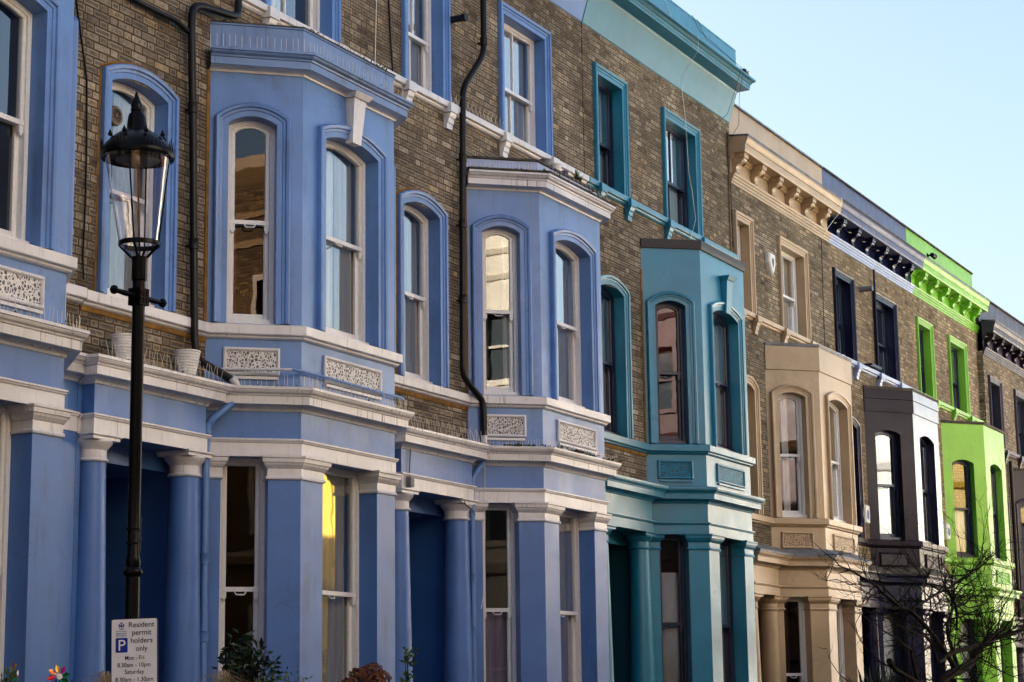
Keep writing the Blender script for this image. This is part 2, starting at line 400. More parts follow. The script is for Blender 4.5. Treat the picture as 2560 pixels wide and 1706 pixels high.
# ------------------------------------------------------------------ the house
B = .669
def house(X, Zo, label, P, dy=0.):
    g2 = P.get('g2', False)
    H = thing('terraced_house', label, 'house', (X, dy, Zo), 0, 'painted bay-fronted terraced houses')
    wall, trim, smat, bm_ = P['wall'], P['trim'], P['sash'], P.get('brick', BRICK)
    uL, uR = P.get('uL', -1.80) + .002, P.get('uR', 3.43 if g2 else 3.29) - .002
    a, r, j = P.get('a', .614), P.get('r', 2.323), P.get('j', 0.)
    J0, A, Rr, J1 = (j, 0), (a, -B), (r, -B), (r + a - j, 0)
    baypath = [J0, A, Rr, J1]
    mC, LC = seg(J0, A); mF, LF = seg(A, Rr); mR, LR = seg(Rr, J1)
    mW = lambda t, d, z: (t, -d, z)
    # ---- openings
    uz0, uz1, um = (8.45, 9.89, 9.13) if g2 else (8.63, 10.19, 9.33)
    UA = (-1.48, -.63, uz0, uz1, 0) if g2 else (-1.35, -.55, uz0, uz1, 0)
    UB = (.89, 2.04, uz0, uz1, 0) if g2 else (1.0, 2.14, uz0, uz1, 0)
    if uL > -1.5: UA = (-1.10 if uL > -1.4 else UA[0], UA[1] + .0, uz0, uz1, 0)
    if P.get('UA'): UA = (*P['UA'], uz0, uz1, 0)
    AR = (-1.46, -.65, 5.23, 7.185, .09)
    if uL > -1.5: AR = (-1.20, -.62, 5.23, 7.185, .09)
    # ---- brick body: front sheet with openings, sides, back, roof, floors
    ztop = 10.47 if g2 else 10.82
    holes = [UA[:4], UB[:4], (AR[0], AR[1], AR[2], AR[3] + .07), (J0[0] + .03, J1[0] - .03, 4.4, 7.6)]
    us = sorted({uL, uR, *[h[0] for h in holes], *[h[1] for h in holes]}); zs = sorted({4.62, ztop, *[h[2] for h in holes], *[h[3] for h in holes]})
    zs = [z for z in zs if z >= 4.62]
    mb = MB()
    for u0, u1 in zip(us, us[1:]):
        for z0, z1 in zip(zs, zs[1:]):
            uc, zc = (u0 + u1) / 2, (z0 + z1) / 2
            if any(h[0] < uc < h[1] and h[2] < zc < h[3] for h in holes): continue
            mb.face([(u0, 0, z0), (u1, 0, z0), (u1, 0, z1), (u0, 0, z1)])
    for h in (UA, UB, AR):                                              # reveals in the brick
        c = contour(*h) if h[4] <= 0 else None
    yb = 9.0; zr = ztop + .05
    mb.face([(uL, yb, -1), (uR, yb, -1), (uR, yb, zr), (uL, yb, zr)])
    for u in (uL, uR): mb.face([(u, 0, -1), (u, yb, -1), (u, yb, zr), (u, 0, zr)])
    obj('brick_wall', mb, bm_, H)
    mb = MB(); mb.face([(uL, .01, zr), (uR, .01, zr), (uR, yb, zr), (uL, yb, zr)]); obj('roof', mb, LEAD, H)
    mb = MB()
    for z in (.95, 4.47, 7.66):
        mb.face([(uL + .01, .03 if z > 2 else 1.4, z), (uR - .01, .03 if z > 2 else 1.4, z), (uR - .01, yb - .01, z), (uL + .01, yb - .01, z)])
        mb.face([(J0[0] + .06, .03, z), (A[0] + .03, -B + .05, z), (Rr[0] - .03, -B + .05, z), (J1[0] - .06, .03, z)])
    for y in (3.2,): mb.face([(uL + .01, y, -.5), (uR - .01, y, -.5), (uR - .01, y, zr - .02), (uL + .01, y, zr - .02)])
    mb.face([(-.09, 1.4, .95), (-.09, 3.19, .95), (-.09, 3.19, zr - .02), (-.09, 1.4, zr - .02)])
    for u in (uL + .05, uR - .05): mb.face([(u, .06, -.5), (u, 3.19, -.5), (u, 3.19, zr - .03), (u, .06, zr - .03)])
    obj('interior_floors', mb, P.get('room', FLOORM), H)
    # ---- bay, first floor: three faces with segmental openings
    dep = .14
    wC = (.19, .655, 5.23, 7.185, .075); wF = (.39, 1.37, 5.23, 7.175, .09)
    kc = LC / .907; wC = (.19 * kc, .655 * kc, 5.23, 7.185, .075)
    if P.get('wF'): wF = (*P['wF'], 5.23, 7.165, .09)
    wR = (LR - wC[1], LR - wC[0], 5.23, 7.185, .075)
    zt = P.get('zbay', 7.72)
    mb = MB()
    for m, L, w in ((mC, LC, wC), (mF, LF, wF), (mR, LR, wR)):
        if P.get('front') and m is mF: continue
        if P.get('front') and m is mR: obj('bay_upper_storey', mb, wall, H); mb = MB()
        arch_panel(mb, m, 0, L, 5.20, zt, w, dep + .09)
    obj('bay_upper_storey', mb, wall, H)
    if P.get('front'):            # street face of the gloss bay; sky reflection put into a paler colour
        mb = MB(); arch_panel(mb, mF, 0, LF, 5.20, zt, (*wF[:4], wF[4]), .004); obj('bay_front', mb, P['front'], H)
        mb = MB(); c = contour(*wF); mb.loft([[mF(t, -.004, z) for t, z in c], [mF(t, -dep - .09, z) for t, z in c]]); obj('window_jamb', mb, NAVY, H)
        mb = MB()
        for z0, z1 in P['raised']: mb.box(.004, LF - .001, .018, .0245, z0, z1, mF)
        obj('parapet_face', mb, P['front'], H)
    # plinth with panels between the storeys
    mb = MB(); mb.sweep([(0, 4.63), (0, 5.10)], baypath, False); obj('bay_plinth', mb, wall, H)
    fm = P['fret']; pm = trim if not g2 else wall
    for m, L, t0, t1 in ((mC, LC, .165 * kc, .70 * kc), (mF, LF, .37, 1.43), (mR, LR, LR - .70 * kc, LR - .165 * kc)):
        fr = MB(); aa = (t0, t1, 4.735, 4.998, 0)
        cring(fr, m, [(0, 0), (0, .022), (-.012, .030), (-.022, .030), (-.034, .016), (-.036, .006)], aa, closed=True)
        f = obj('panel_frame', fr, P.get('panel', pm), H)
        pn = MB(); c = contour(*aa, off=-.034); pn.face([m(t, .010, z) for t, z in c]); obj('fretwork_panel', pn, fm, f)
        if not g2: l = MB(); l.box(t0 + .02, t1 - .02, 0, .03, 4.695, 4.722, m); obj('panel_ledge', l, pm, f)
    # ---- string course (first-floor sill band)
    strp = [(0, 5.075), (.022, 5.080), (.040, 5.092), (.044, 5.108), (.072, 5.114), (.078, 5.122), (.080, 5.205), (0, 5.232)]
    mb = MB(); mb.sweep(strp, [(uL, 0), *baypath, (uR, 0)]); obj('string_course', mb, P.get('string', trim), H)
    if not g2: mb = MB(); mb.sweep([(0, 5.03), (.012, 5.035), (.018, 5.078)], [(uL, 0), (J0[0] - .01, 0)]); obj('mortar_fillet', mb, OCHRE, H)
    if not g2:
        mb = MB(); mb.box(J0[0] - .045, J0[0] - .001, -.014, -.001, 5.235, 7.69); obj('mortar_fillet', mb, OCHRE, H)
    # ---- ground floor: painted wall, porch recess, bay with pilasters
    pl, pr = max(-1.757, uL + .06), -.155; py = -.134
    mb = MB()
    q = lambda x0, x1, y, z0, z1: mb.face([(x0, y, z0), (x1, y, z0), (x1, y, z1), (x0, y, z1)])
    q(uL, pl, 0, -1, 3.972); q(pr, J0[0], 0, -1, 3.972)
    dl, dr = pl + .20, pr - .045
    q(pl, dl, .22, -1, 4.2); q(dr, pr, .22, -1, 4.2); q(dl, dr, .22, 3.80, 4.2)
    for u in (pl, pr): mb.face([(u, 0, -1), (u, .22, -1), (u, .22, 4.2), (u, 0, 4.2)])
    mb.face([(pl, py, 3.975), (pr, py, 3.975), (pr, .22, 3.975), (pl, .22, 3.975)])
    mb.face([(pl, py, 4.625), (pr, py, 4.625), (pr, 0, 4.625), (pl, 0, 4.625)])
    obj('ground_floor_wall', mb, P.get('gwall', wall), H)
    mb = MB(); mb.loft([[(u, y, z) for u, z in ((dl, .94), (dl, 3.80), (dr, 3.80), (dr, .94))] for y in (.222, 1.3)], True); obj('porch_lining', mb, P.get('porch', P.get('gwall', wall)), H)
    mb = MB(); mb.face([(J1[0], 0, -1), (uR, 0, -1), (uR, 0, 3.972), (J1[0], 0, 3.972)]); obj('ground_floor_pier', mb, P.get('gwall', wall), H)
    # door at the back of the recess
    d = MB(); d.box(dl, dr, 1.27, 1.30, .95, 3.80)
    cx = (dl + dr) / 2
    d.box(cx - .48, cx + .48, 1.215, 1.27, .95, 3.10); d.box(dl, dr, 1.20, 1.27, 3.12, 3.22)
    for sx in (-1, 1):
        for z0, z1 in ((1.15, 1.75), (1.9, 2.9)): d.box(cx + sx * .23 - .15, cx + sx * .23 + .15, 1.20, 1.215, z0, z1)
    dd = obj('front_door', d, DOORM, H); k = MB(); k.lathe([(.001, 0), (.03, .01), (.03, .03), (.001, .045)], n=12)
    k.v = [(cx + x, 1.2 - z, 1.95 + y) for x, y, z in k.v]; obj('door_knob', k, OCHRE, dd)
    # bay at ground floor
    mb = MB()
    P0, P1, P2 = .16 * kc, .60 * kc, .375
    f2 = LF - .345
    for m, L, t0, t1 in ((mC, LC, P0, P1), (mF, LF, P2, f2), (mR, LR, LR - P1, LR - P0)):
        qq = lambda x0, x1, z0, z1: mb.face([m(x0, 0, z0), m(x1, 0, z0), m(x1, 0, z1), m(x0, 0, z1)])
        qq(0, t0, -1, 3.975); qq(t1, L, -1, 3.975); qq(t0, t1, -1, 1.60)
        c = contour(t0, t1, 1.60, 3.975, 0); mb.loft([[m(t, 0, z) for t, z in c], [m(t, -.31, z) for t, z in c]])
        mb.face([m(t0, 0, 1.6), m(t1, 0, 1.6), m(t1, -.31, 1.6), m(t0, -.31, 1.6)])
    obj('bay_lower_storey', mb, P.get('gwall', wall), H)
    cap = [(0, 3.755), (.020, 3.758), (.024, 3.772), (.018, 3.786), (.008, 3.790), (.008, 3.858), (.020, 3.866), (.040, 3.892), (.046, 3.912), (.058, 3.914), (.062, 3.950), (.072, 3.956), (.074, 3.974), (0, 3.974)]
    xy = lambda m, t, dd: m(t, dd, 0)[:2]
    gtrim = P.get('gtrim', trim)
    for path in ([(J0[0] - .10, 0), J0, xy(mC, P0, 0), xy(mC, P0, -.20)], [xy(mC, P1, -.20), xy(mC, P1, 0), A, xy(mF, P2, 0), xy(mF, P2, -.20)], [xy(mF, f2, -.20), xy(mF, f2, 0), Rr, xy(mR, LR - P1, 0), xy(mR, LR - P1, -.2)], [xy(mR, LR - P0, -.2), xy(mR, LR - P0, 0), J1, (J1[0] + .08, 0)]):
        mb = MB(); mb.sweep(cap, path); obj('pilaster_capital', mb, gtrim, H)
    # entablature over porch and bay
    ent = [(uL, 0), (pl, 0), (pl, py), (pr, py), (pr, 0), *baypath, (uR, 0)]
    mb = MB(); mb.sweep([(0, 3.97), (0, 4.62)], ent, False); obj('frieze', mb, P.get('gwall', wall), H)
    mb = MB(); mb.sweep([(0, 3.968), (.012, 3.968), (.012, 4.095), (.026, 4.100), (.030, 4.112), (.040, 4.118), (.040, 4.132), (0, 4.142)], ent); obj('lintel_band', mb, gtrim, H)
    corn = [(0, 4.392), (.014, 4.396), (.022, 4.415), (.040, 4.436), (.048, 4.444), (.128, 4.448), (.130, 4.522), (.142, 4.527), (.146, 4.540), (.166, 4.552), (.176, 4.570), (.176, 4.578), (.188, 4.580), (.188, 4.606), (0, 4.640)]
    mb = MB(); mb.sweep(corn, ent); obj('lower_cornice', mb, P.get('corn', gtrim), H)
    if P.get('leadslab'): mb = MB(); mb.sweep([(0.01, 4.645), (.06, 4.643), (.192, 4.612), (.198, 4.59), (.202, 4.59), (.202, 4.622), (.06, 4.70), (0.0, 4.73)], ent); obj('lead_flashing', mb, P['leadslab'], H)
    # columns
    for cxx in (pl + .152, pr - .10):
        mb = MB(); prof = [(.215, .95), (.215, 1.05), (.19, 1.10)]
        for k in range(13):
            z = 1.1 + (3.745 - 1.1) * k / 12; f = (3.745 - z) / 1.8; prof.append((.134 + .036 * f - .004 * max(0, f - 1), z))
        mb.lathe(prof, cxx, .02, 36); c = obj('column', mb, P.get('gwall', wall), H, 35)
        mb = MB(); mb.lathe([(.130, 3.735), (.152, 3.740), (.158, 3.752), (.152, 3.766), (.138, 3.770), (.138, 3.838), (.146, 3.850), (.160, 3.868), (.182, 3.892), (.188, 3.910), (.184, 3.922), (.10, 3.924)], cxx, .02, 36, False)
        obj('column_capital', mb, gtrim, c, 30)
        mb = MB(); mb.sweep([(0, 3.921), (0, 3.945), (.010, 3.950), (.018, 3.958), (.018, 3.970), (-.03, 3.972), (-.03, 3.921)], [(cxx - .18, .2), (cxx - .18, -.155), (cxx + .18, -.155), (cxx + .18, .2), (cxx - .18, .2)][::1], False)
        mb.face([(cxx - .18, .2, 3.9215), (cxx + .18, .2, 3.9215), (cxx + .18, -.155, 3.9215), (cxx - .18, -.155, 3.9215)])
        obj('abacus', mb, gtrim, c)
    # ---- windows
    cur = P.get('cur', {})
    sur = P.get('sur', True)
    lab = P.get('wlab', {})
    if sur:
        for m, w in ((mC, wC), (mF, wF), (mR, wR)): surround(H, m, w, wall)
    surround(H, mW, AR, P.get('upper', wall), fillet=not g2)
    for m, w, key in ((mC, wC, 'ffc'), (mF, wF, 'fff'), (mR, wR, 'ffr')): sash(H, m, w, 6.255, dep, smat, 0, cur.get(key), label=lab.get(key))
    fan = (AR[0] + .27, 6.95) if P.get('fan') else False
    # jambs of the brick openings
    for w, nm in ((AR, 'ar'), (UA, 'ua'), (UB, 'ub')):
        mb = MB(); c = contour(*w); mb.loft([[mW(t, .002, z) for t, z in c], [mW(t, -dep - .09, z) for t, z in c]])
        if w[4] > 0: pass
        obj('window_jamb', mb, P.get('upper', wall), H)
    sash(H, mW, AR, 6.245, dep, smat, 0, cur.get('ar'), fan=fan, label=lab.get('ar'))
    for w, key in ((UA, 'ua'), (UB, 'ub')):
        surround(H, mW, w, P.get('upper', wall)); sash(H, mW, w, um, dep, P.get('usash', smat), P.get('bars', 1), cur.get(key), False, label=lab.get(key))
    for m, t0, t1, key in ((mC, P0, P1, 'gc'), (mF, P2, f2, 'gf'), (mR, LR - P1, LR - P0, 'gr')):
        sash(H, m, (t0, t1, 1.60, 3.975, 0), 2.755, .21, P.get('gsash', smat), 0, cur.get(key), fan=((t0 + .24, 3.52) if (P.get('gfan') and key == 'gf') else False), label=lab.get(key))
    # ---- upper sill band with brackets
    us_ = P.get('usill', trim); dzs = -.18 if g2 else 0.
    mb = MB(); mb.sweep([(0, 8.50 + dzs), (.020, 8.504 + dzs), (.036, 8.522 + dzs), (.040, 8.540 + dzs), (.075, 8.546 + dzs), (.080, 8.556 + dzs), (.080, 8.615 + dzs), (0, 8.634 + dzs)], [(uL, 0), (uR, 0)]); obj('sill_band', mb, us_, H)
    for w in (UA, UB):
        for tc in (w[0] - .07, w[1] + .09):
            if tc < uL + .1: continue
            mb = MB(); mb.box(tc - .085, tc + .085, -.118, .0, 8.49 + dzs, 8.60 + dzs)
            mb.sweep([(0, 8.30 + dzs), (.045, 8.30 + dzs), (.05, 8.36 + dzs), (.062, 8.37 + dzs), (.070, 8.42 + dzs), (.085, 8.44 + dzs), (.10, 8.488 + dzs), (0, 8.49 + dzs)], [(tc - .065, -.002), (tc + .065, -.002)]); obj('sill_bracket', mb, us_, H)
    # ---- top of the bay
    top = P.get('top', 'plain')
    full = [J0, A, Rr, J1]
    if top in ('blue', 'white'):
        bed = [(0, 7.690), (.014, 7.692), (.020, 7.710), (.045, 7.722), (.124, 7.728)]
        cm = [(.124, 7.728), (.130, 7.730), (.130, 7.800), (.142, 7.806), (.146, 7.820), (.172, 7.836), (.184, 7.856), (.196, 7.860), (.196, 7.884), (0, 7.90)]
        pth = [(J0[0] - .12, 0), *full, (J1[0] + .12, 0)] if False else full
        mb = MB(); mb.sweep(bed, pth); obj('bed_moulding', mb, WHITE, H)
        mb = MB(); mb.sweep(cm, pth); obj('bay_cornice', mb, BLUEW if top == 'blue' else WHITED, H)
        if top == 'blue':
            mb = MB(); mb.sweep([(.0, 7.895), (.0, 8.165), (.012, 8.17), (.012, 8.185), (-.06, 8.19)], pth); obj('bay_parapet', mb, BLUEW, H)
            mb = MB(); mb.sweep([(.018, 8.186), (.020, 8.198), (-.10, 8.204)], pth); obj('parapet_coping', mb, SLATE, H); zr2 = 8.12
            moss(H, full, 8.20, 70, .022, .05); moss(H, [(p[0] + o[0], p[1] + o[1]) for p, o in zip(full, ((-.08, -.06), (-.05, -.13), (.05, -.13), (.08, -.06)))], 7.892, 60, .02, .06)
            sp = [(J0[0] - .06, -.05), (A[0] - .04, -B - .10), (Rr[0] + .04, -B - .10), (J1[0] + .06, -.05)]
            spikes(H, sp, 7.888, 17, .15, .05)
        else:
            mb = MB(); mb.sweep([(.19, 7.886), (.20, 7.90), (.20, 7.915), (.02, 7.945)], pth); obj('lead_flashing', mb, SLATE, H)
            mb = MB(); mb.sweep([(-.02, 7.93), (-.02, 8.075), (-.03, 8.08)], pth); obj('bay_parapet', mb, PALEB, H)
            mb = MB(); mb.sweep([(.0, 8.08), (.0, 8.105), (-.2, 8.12)], pth); obj('parapet_coping', mb, SLATE, H); zr2 = 8.06
            moss(H, [(p[0] + o[0], p[1] + o[1]) for p, o in zip(full, ((-.08, -.06), (-.05, -.13), (.05, -.13), (.08, -.06)))], 7.918, 160, .03, .09)
            spikes(H, [(J0[0] - .06, -.05), (A[0] - .05, -B - .14), (Rr[0] + .05, -B - .14), (J1[0] + .06, -.05)], 7.91, 26, .085, .4)
    else:
        zc = P.get('zcap', 8.02); mb = MB()
        if P.get('raised'):
            for z0, z1 in P['raised']: mb.sweep([(0, z0 - .006), (.022, z0), (.022, z1), (0, z1 + .004)], full)
        mb.sweep([(0, zt), (0, zc), (-.02, zc)], full, False); obj('bay_parapet', mb, wall, H)
        hh = .125 if top == 'felt' else .05
        mb = MB(); mb.sweep([(-.0, zc - .004), (.028, zc - .004), (.034, zc + hh * .4), (.034, zc + hh), (-.2, zc + hh + .012)], full); obj('roof_flashing', mb, BLACKF if top == 'felt' else P.get('coping', SLATE), H); zr2 = zc + .0
    mb = MB(); i = [(x, y, zr2 + (.0 if y < 0 else .02)) for x, y in ((J0[0] + .04, 0), (A[0] + .02, -B + .03), (Rr[0] - .02, -B + .03), (J1[0] - .04, 0))]; mb.face(i); obj('bay_roof', mb, LEAD, H)
    if P.get('key'):
        tc = (wF[0] + wF[1]) / 2; k0, k1 = wF[3] + .055, 7.69 if top == 'blue' else 7.72
        mb = MB(); w0, w1 = .078, .112
        ring = lambda w, z, d: [mF(tc - w, -.02, z), mF(tc - w, d, z), mF(tc + w, d, z), mF(tc + w, -.02, z)]
        mb.loft([ring(w0, k0, .065), ring(w1, k1, .105)], True, True, True)
        mb.loft([ring(w1 + .02, k1 - .004, .125), ring(w1 + .05, k1 + .05, .16)], True, True, True)
        obj('keystone', mb, P['key'], H)
    # ---- roof-line cornice
    e0, e1 = (uL, 0), (uR, 0)
    if not g2:
        cp = [(0, 10.79), (.012, 10.80), (.150, 11.255), (.168, 11.278), (.37, 11.284), (.372, 11.318), (.380, 11.320), (.380, 11.332), (.384, 11.334), (.384, 11.362), (.402, 11.368), (.430, 11.392), (.474, 11.400), (.480, 11.404), (.480, 11.432), (.16, 11.468), (.155, 11.955), (.162, 11.96), (.162, 11.985), (-.18, 11.995), (-.18, 10.85)]
        mb = MB(); mb.sweep(cp, [e0, e1]); obj('roof_cornice', mb, P.get('rcorn', wall), H)
    else:
        bandp = [(0, 10.44), (.020, 10.444), (.024, 10.480), (.036, 10.484), (.040, 10.522), (.056, 10.530), (.060, 10.560), (.078, 10.575), (.084, 10.604), (.012, 10.615)]
        mb = MB(); mb.sweep(bandp, [e0, e1]); obj('architrave_band', mb, P.get('band', wall), H)
        mb = MB(); mb.sweep([(.008, 10.60), (.008, 10.93)], [e0, e1], False); mb.sweep([(.008, 10.845), (.030, 10.855), (.046, 10.885), (.070, 10.905), (.075, 10.93), (.0, 10.93)], [e0, e1]); obj('bracket_frieze', mb, P.get('rfr', wall), H)
        mb = MB(); mb.sweep([(0, 10.925), (.262, 10.930), (.272, 10.965), (.275, 11.048), (.290, 11.056), (.300, 11.090), (.318, 11.130), (.322, 11.175), (.0, 11.205)], [e0, e1]); obj('roof_cornice', mb, P.get('rcorn', wall), H)
        mb = MB(); mb.sweep([(.327, 11.165), (.330, 11.19), (.330, 11.205), (-.03, 11.24)], [e0, e1]); obj('lead_flashing', mb, P.get('rlead', LEAD), H)
        mb = MB(); mb.sweep([(-.05, 11.19), (-.05, 11.835), (-.28, 11.84), (-.28, 10.5)], [e0, e1]); obj('roof_parapet', mb, P.get('rpar', wall), H)
        mb = MB(); mb.sweep([(-.02, 11.828), (-.02, 11.862), (-.30, 11.872), (-.30, 11.83)], [e0, e1]); obj('parapet_coping', mb, P.get('rcop', SLATE), H)
        # scrolled consoles
        n = P.get('nb', 6); s0 = P.get('b0', -1.42); ds = P.get('db', .855)
        for k in range(n):
            uc = s0 + ds * k
            side = [(0, 10.612), (.055, 10.612), (.078, 10.635), (.070, 10.67), (.068, 10.70), (.085, 10.735), (.125, 10.765), (.170, 10.790), (.198, 10.815), (.205, 10.838), (.200, 10.852), (0, 10.852)]
            mb = MB()
            rings = []
            for uu in (uc - .075, uc + .075): rings.append([(uu, -.008 - o, z) for o, z in side])
            mb.loft(rings, True, True, True)
            c = obj('cornice_bracket', mb, P.get('brk', wall), H, 40)
            for sx in (-1, 1):         # volutes
                mb = MB()
                for (oy, oz, rr) in ((-.145, 10.797, .050),):
                    pts = [(uc + sx * .075, oy + rr * math.cos(th), oz + rr * math.sin(th)) for th in [q * math.pi / 6 for q in range(12)]]
                    pt2 = [(uc + sx * .092, oy + rr * .8 * math.cos(th), oz + rr * .8 * math.sin(th)) for th in [q * math.pi / 6 for q in range(12)]]
                    mb.loft([pts, pt2], True, False, True)
                obj('volute', mb, P.get('brk', wall), c)
            mb = MB(); mb.sweep([(.10, 10.853), (.225, 10.856), (.232, 10.866), (.232, 10.912), (.245, 10.918), (.245, 10.928), (0, 10.928)], [(uc - .09, 0), (uc + .09, 0)])
            obj('bracket_block', mb, P.get('brkb', P.get('brk', wall)), c)
    H['_bay'] = [*J0, *A, *Rr, *J1]
    return H, dict(J0=J0, A=A, R=Rr, J1=J1, mC=mC, mF=mF, pl=pl, pr=pr, uL=uL, uR=uR, ent=ent, wF=wF)

# curtain shorthands: (kind, left, right, bottom, top, material)
def full(mat): return [('c', .0, 1., .0, 1., mat)]
RED = plain('dark red wall', (.10, .018, .014), .7, .2, 0, .2)
BLUEG = paint('blue paint with street level shade', (.090, .215, .53), .38, .6, spec=.3, coat=.5)  # the wall blue again, with street-level shade put into its colour
BLUED = paint('blue paint with porch shade', (.04, .15, .46), .45, .1); TEALD = paint('teal paint with porch shade', (.005, .075, .13), .4, .1)  # darker copies of the wall paints, shade of the porch recess in the colour
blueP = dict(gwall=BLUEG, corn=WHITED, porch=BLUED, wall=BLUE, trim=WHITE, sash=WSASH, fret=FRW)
H1, d1 = house(-5.090, .01, 'blue house with white trim cut off by the left edge, beyond the street lamp', dict(blueP, top='blue', cur={'ua': full(NET), 'ub': full(NET), 'fff': [('c', .0, .55, .0, 1., DRAPE)], 'gf': [('c', .6, 1., 0, 1., DRAPE)]}))
H2, d2 = house(0., 0., 'blue house with a white keystone on its bay, behind the street lamp',
    dict(blueP, top='blue', key=WHITE, fan=True, gfan=True, cur={'ub': [('c', 0, .5, 0, 1, NET)], 'fff': [('c', 0., .62, 0, 1, NET), ('c', .62, 1., 0, 1, DRAPE)], 'ffc': [('c', .0, .2, .0, .48, RED)], 'ar': [('c', .5, 1., .0, 1., DRAPE)], 'gf': [('c', .55, 1., 0, 1., DRAPE)]}))
H3, d3 = house(5.088, 0., 'blue house beside the teal one, with white bay cornices and flowerpots on its bay roof',
    dict(blueP, top='white', a=.600, r=2.30, cur={'ua': [('c', 0, .45, 0, 1, NET), ('c', .5, 1., 0, 1., DRAPE)], 'ub': [('c', 0, .4, 0, 1, NET), ('c', .4, 1., 0, 1., DRAPE)], 'fff': [('c', .0, .55, .0, 1, NET), ('c', .55, 1., 0, 1., DRAPE)], 'ffc': [('c', .72, 1., .0, 1., DRAPE)], 'ar': [('c', .55, 1., 0., 1., DRAPE)], 'gc': [('c', 0, 1, 0, .46, LILAC)], 'gf': [('c', .5, 1., 0, 1., DRAPE), ('c', 0, 1., 0, .47, LILAC)]}))
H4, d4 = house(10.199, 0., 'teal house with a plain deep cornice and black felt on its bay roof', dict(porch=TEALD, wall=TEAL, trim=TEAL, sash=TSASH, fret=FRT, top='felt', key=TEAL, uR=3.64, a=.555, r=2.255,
    cur={'ua': [('c', .1, 1, .45, 1, NET), ('flat', 0, 1, .0, .36, DRAPE)], 'ub': [('c', 0, 1, 0, 1, NET)], 'ar': [('c', 0, 1, 0, 1, NET)], 'fff': [('c', 0, 1, 0, 1, NET)], 'ffc': [('flat', 0, 1., .5, 1., RED)], 'gc': [('flat', 0, 1, 0, .78, PAPER)], 'gf': [('c', 0, 1, 0, .72, NET), ('c', 0, 1, .7, 1, DRAPE)]}))
H5, d5 = house(15.129, -.640, 'beige house with six scrolled cornice brackets and a white alarm box', dict(g2=True, wall=BEIGE, trim=BEIGE, sash=WSASH, fret=FRB, uL=-1.33, zcap=8.02, raised=[(7.63, 8.02)], zbay=7.7, coping=LEAD, leadslab=LEAD, a=.635, r=2.31, j=-.05, UA=(-1.12, -.60), nb=6, b0=-1.17, db=.82, brick=BRICK, rcop=LEAD, bars=1,
    cur={'ub': [('c', .35, 1, 0, 1, NET)], 'ua': full(NET), 'ffc': [('c', .35, .62, 0, 1, NET)], 'fff': full(NET), 'gf': full(NET), 'gc': [('flat', .1, .5, 0, 1, FLOORM)]}))
H6, d6 = house(20.362, -.636, 'house with dark glossy plum bay and midnight blue cornice brackets under a slate blue parapet', dict(g2=True, front=paint('pale lilac painted sky sheen', (.27, .33, .47), .22, .5, spec=.5, bump=.25, dirtcol=(.05, .06, .10)), wall=PLUM, trim=PLUM, sash=TSASH, fret=FRP, sur=False, raised=[(7.845, 8.02), (7.60, 7.83)], a=.73, r=2.42, j=-.11, upper=NAVY, band=PALEB, rfr=NAVY, brk=NAVY, brkb=NAVY, rcorn=SLATEB, rpar=SLATEB, rlead=SLATE, usill=PALEB, leadslab=SLATE, gwall=NAVY, gtrim=NAVY, brick=BRICK2, bars=1,
    cur={'ub': [('c', .1, .3, 0, 1, NET)], 'ffc': [('flat', 0, 1, 0, .48, DRAPE)], 'gc': [('flat', 0, 1, 0, 1, PAPER)]}))
H7, d7 = house(25.593, -.636, 'lime green house with green cornice brackets', dict(g2=True, wall=LIME, trim=LIME, sash=TSASH, fret=FRG, sur=False, a=.73, r=2.44, j=-.10, brick=BRICK2, bars=1, uR=3.36,
    cur={'ub': full(NET), 'ua': full(DRAPE), 'ffc': [('flat', 0, 1, 0, .5, NET)], 'fff': [('c', 0, .4, 0, 1, NET)], 'gc': full(NET)}))
H8, d8 = house(30.75, -1.12, 'mauve grey house cut off by the right edge, past the lime green one', dict(g2=True, wall=MAUVE, trim=MAUVE, sash=TSASH, fret=FRP, uL=-1.93, brick=BRICK, b0=-1.70, db=.84, brk=PLUM, bars=1, cur={}), dy=-.13)

def house_tube(H, name, path, r, mat, n=10, **kw):
    mb = MB(); mb.tube(path, r, n); return obj(name, mb, mat, H, 60, **kw)

# ------------------------------------------------------------------ pipes, cables and fittings on the houses
def pipe(H, pts, r, mat, joints=()):
    mb = MB(); P = [Vector(p) for p in pts]; sm = [P[0]]
    for a, b, c in zip(P, P[1:], P[2:]):       # round the bends
        la = min(.08, (b - a).length * .4); lc = min(.08, (c - b).length * .4)
        p0 = b + (a - b).normalized() * la; p1 = b + (c - b).normalized() * lc
        sm += [p0, p0 * .25 + b * .5 + p1 * .25, p1]
    sm.append(P[-1]); mb.tube(sm, r, 12)
    for z, x, y in joints: mb.lathe([(r, z - .05), (r + .009, z - .045), (r + .009, z + .045), (r + .012, z + .05), (r, z + .052)], x, y, 12); mb.box(x - .012, x + .012, y, y + .08, z - .02, z + .0)
    return obj('downpipe', mb, mat, H, 50)
pipe(H2, [(.335, -.09, 8.62), (.335, -.09, 8.34), (.19, -.12, 8.285), (-.30, -.10, 8.235), (-.40, -.09, 8.19), (-.415, -.09, 7.98), (-.36, -.09, 6.9), (-.29, -.09, 5.0), (-.27, -.11, 4.82), (-.02, -.20, 4.72), (.10, -.25, 4.665)], .038, IRON, [(7.2, -.375, -.09), (5.9, -.325, -.09)])
pipe(H2, [(-1.60, -.05, 8.10), (-1.22, -.05, 8.004), (-.84, -.05, 8.0), (-.62, -.06, 8.0), (-.41, -.07, 7.93)], .028, IRON)
pipe(H2, [(.06, -.26, 4.69), (.13, -.27, 4.63), (.135, -.27, 4.52)], .040, WHITE)
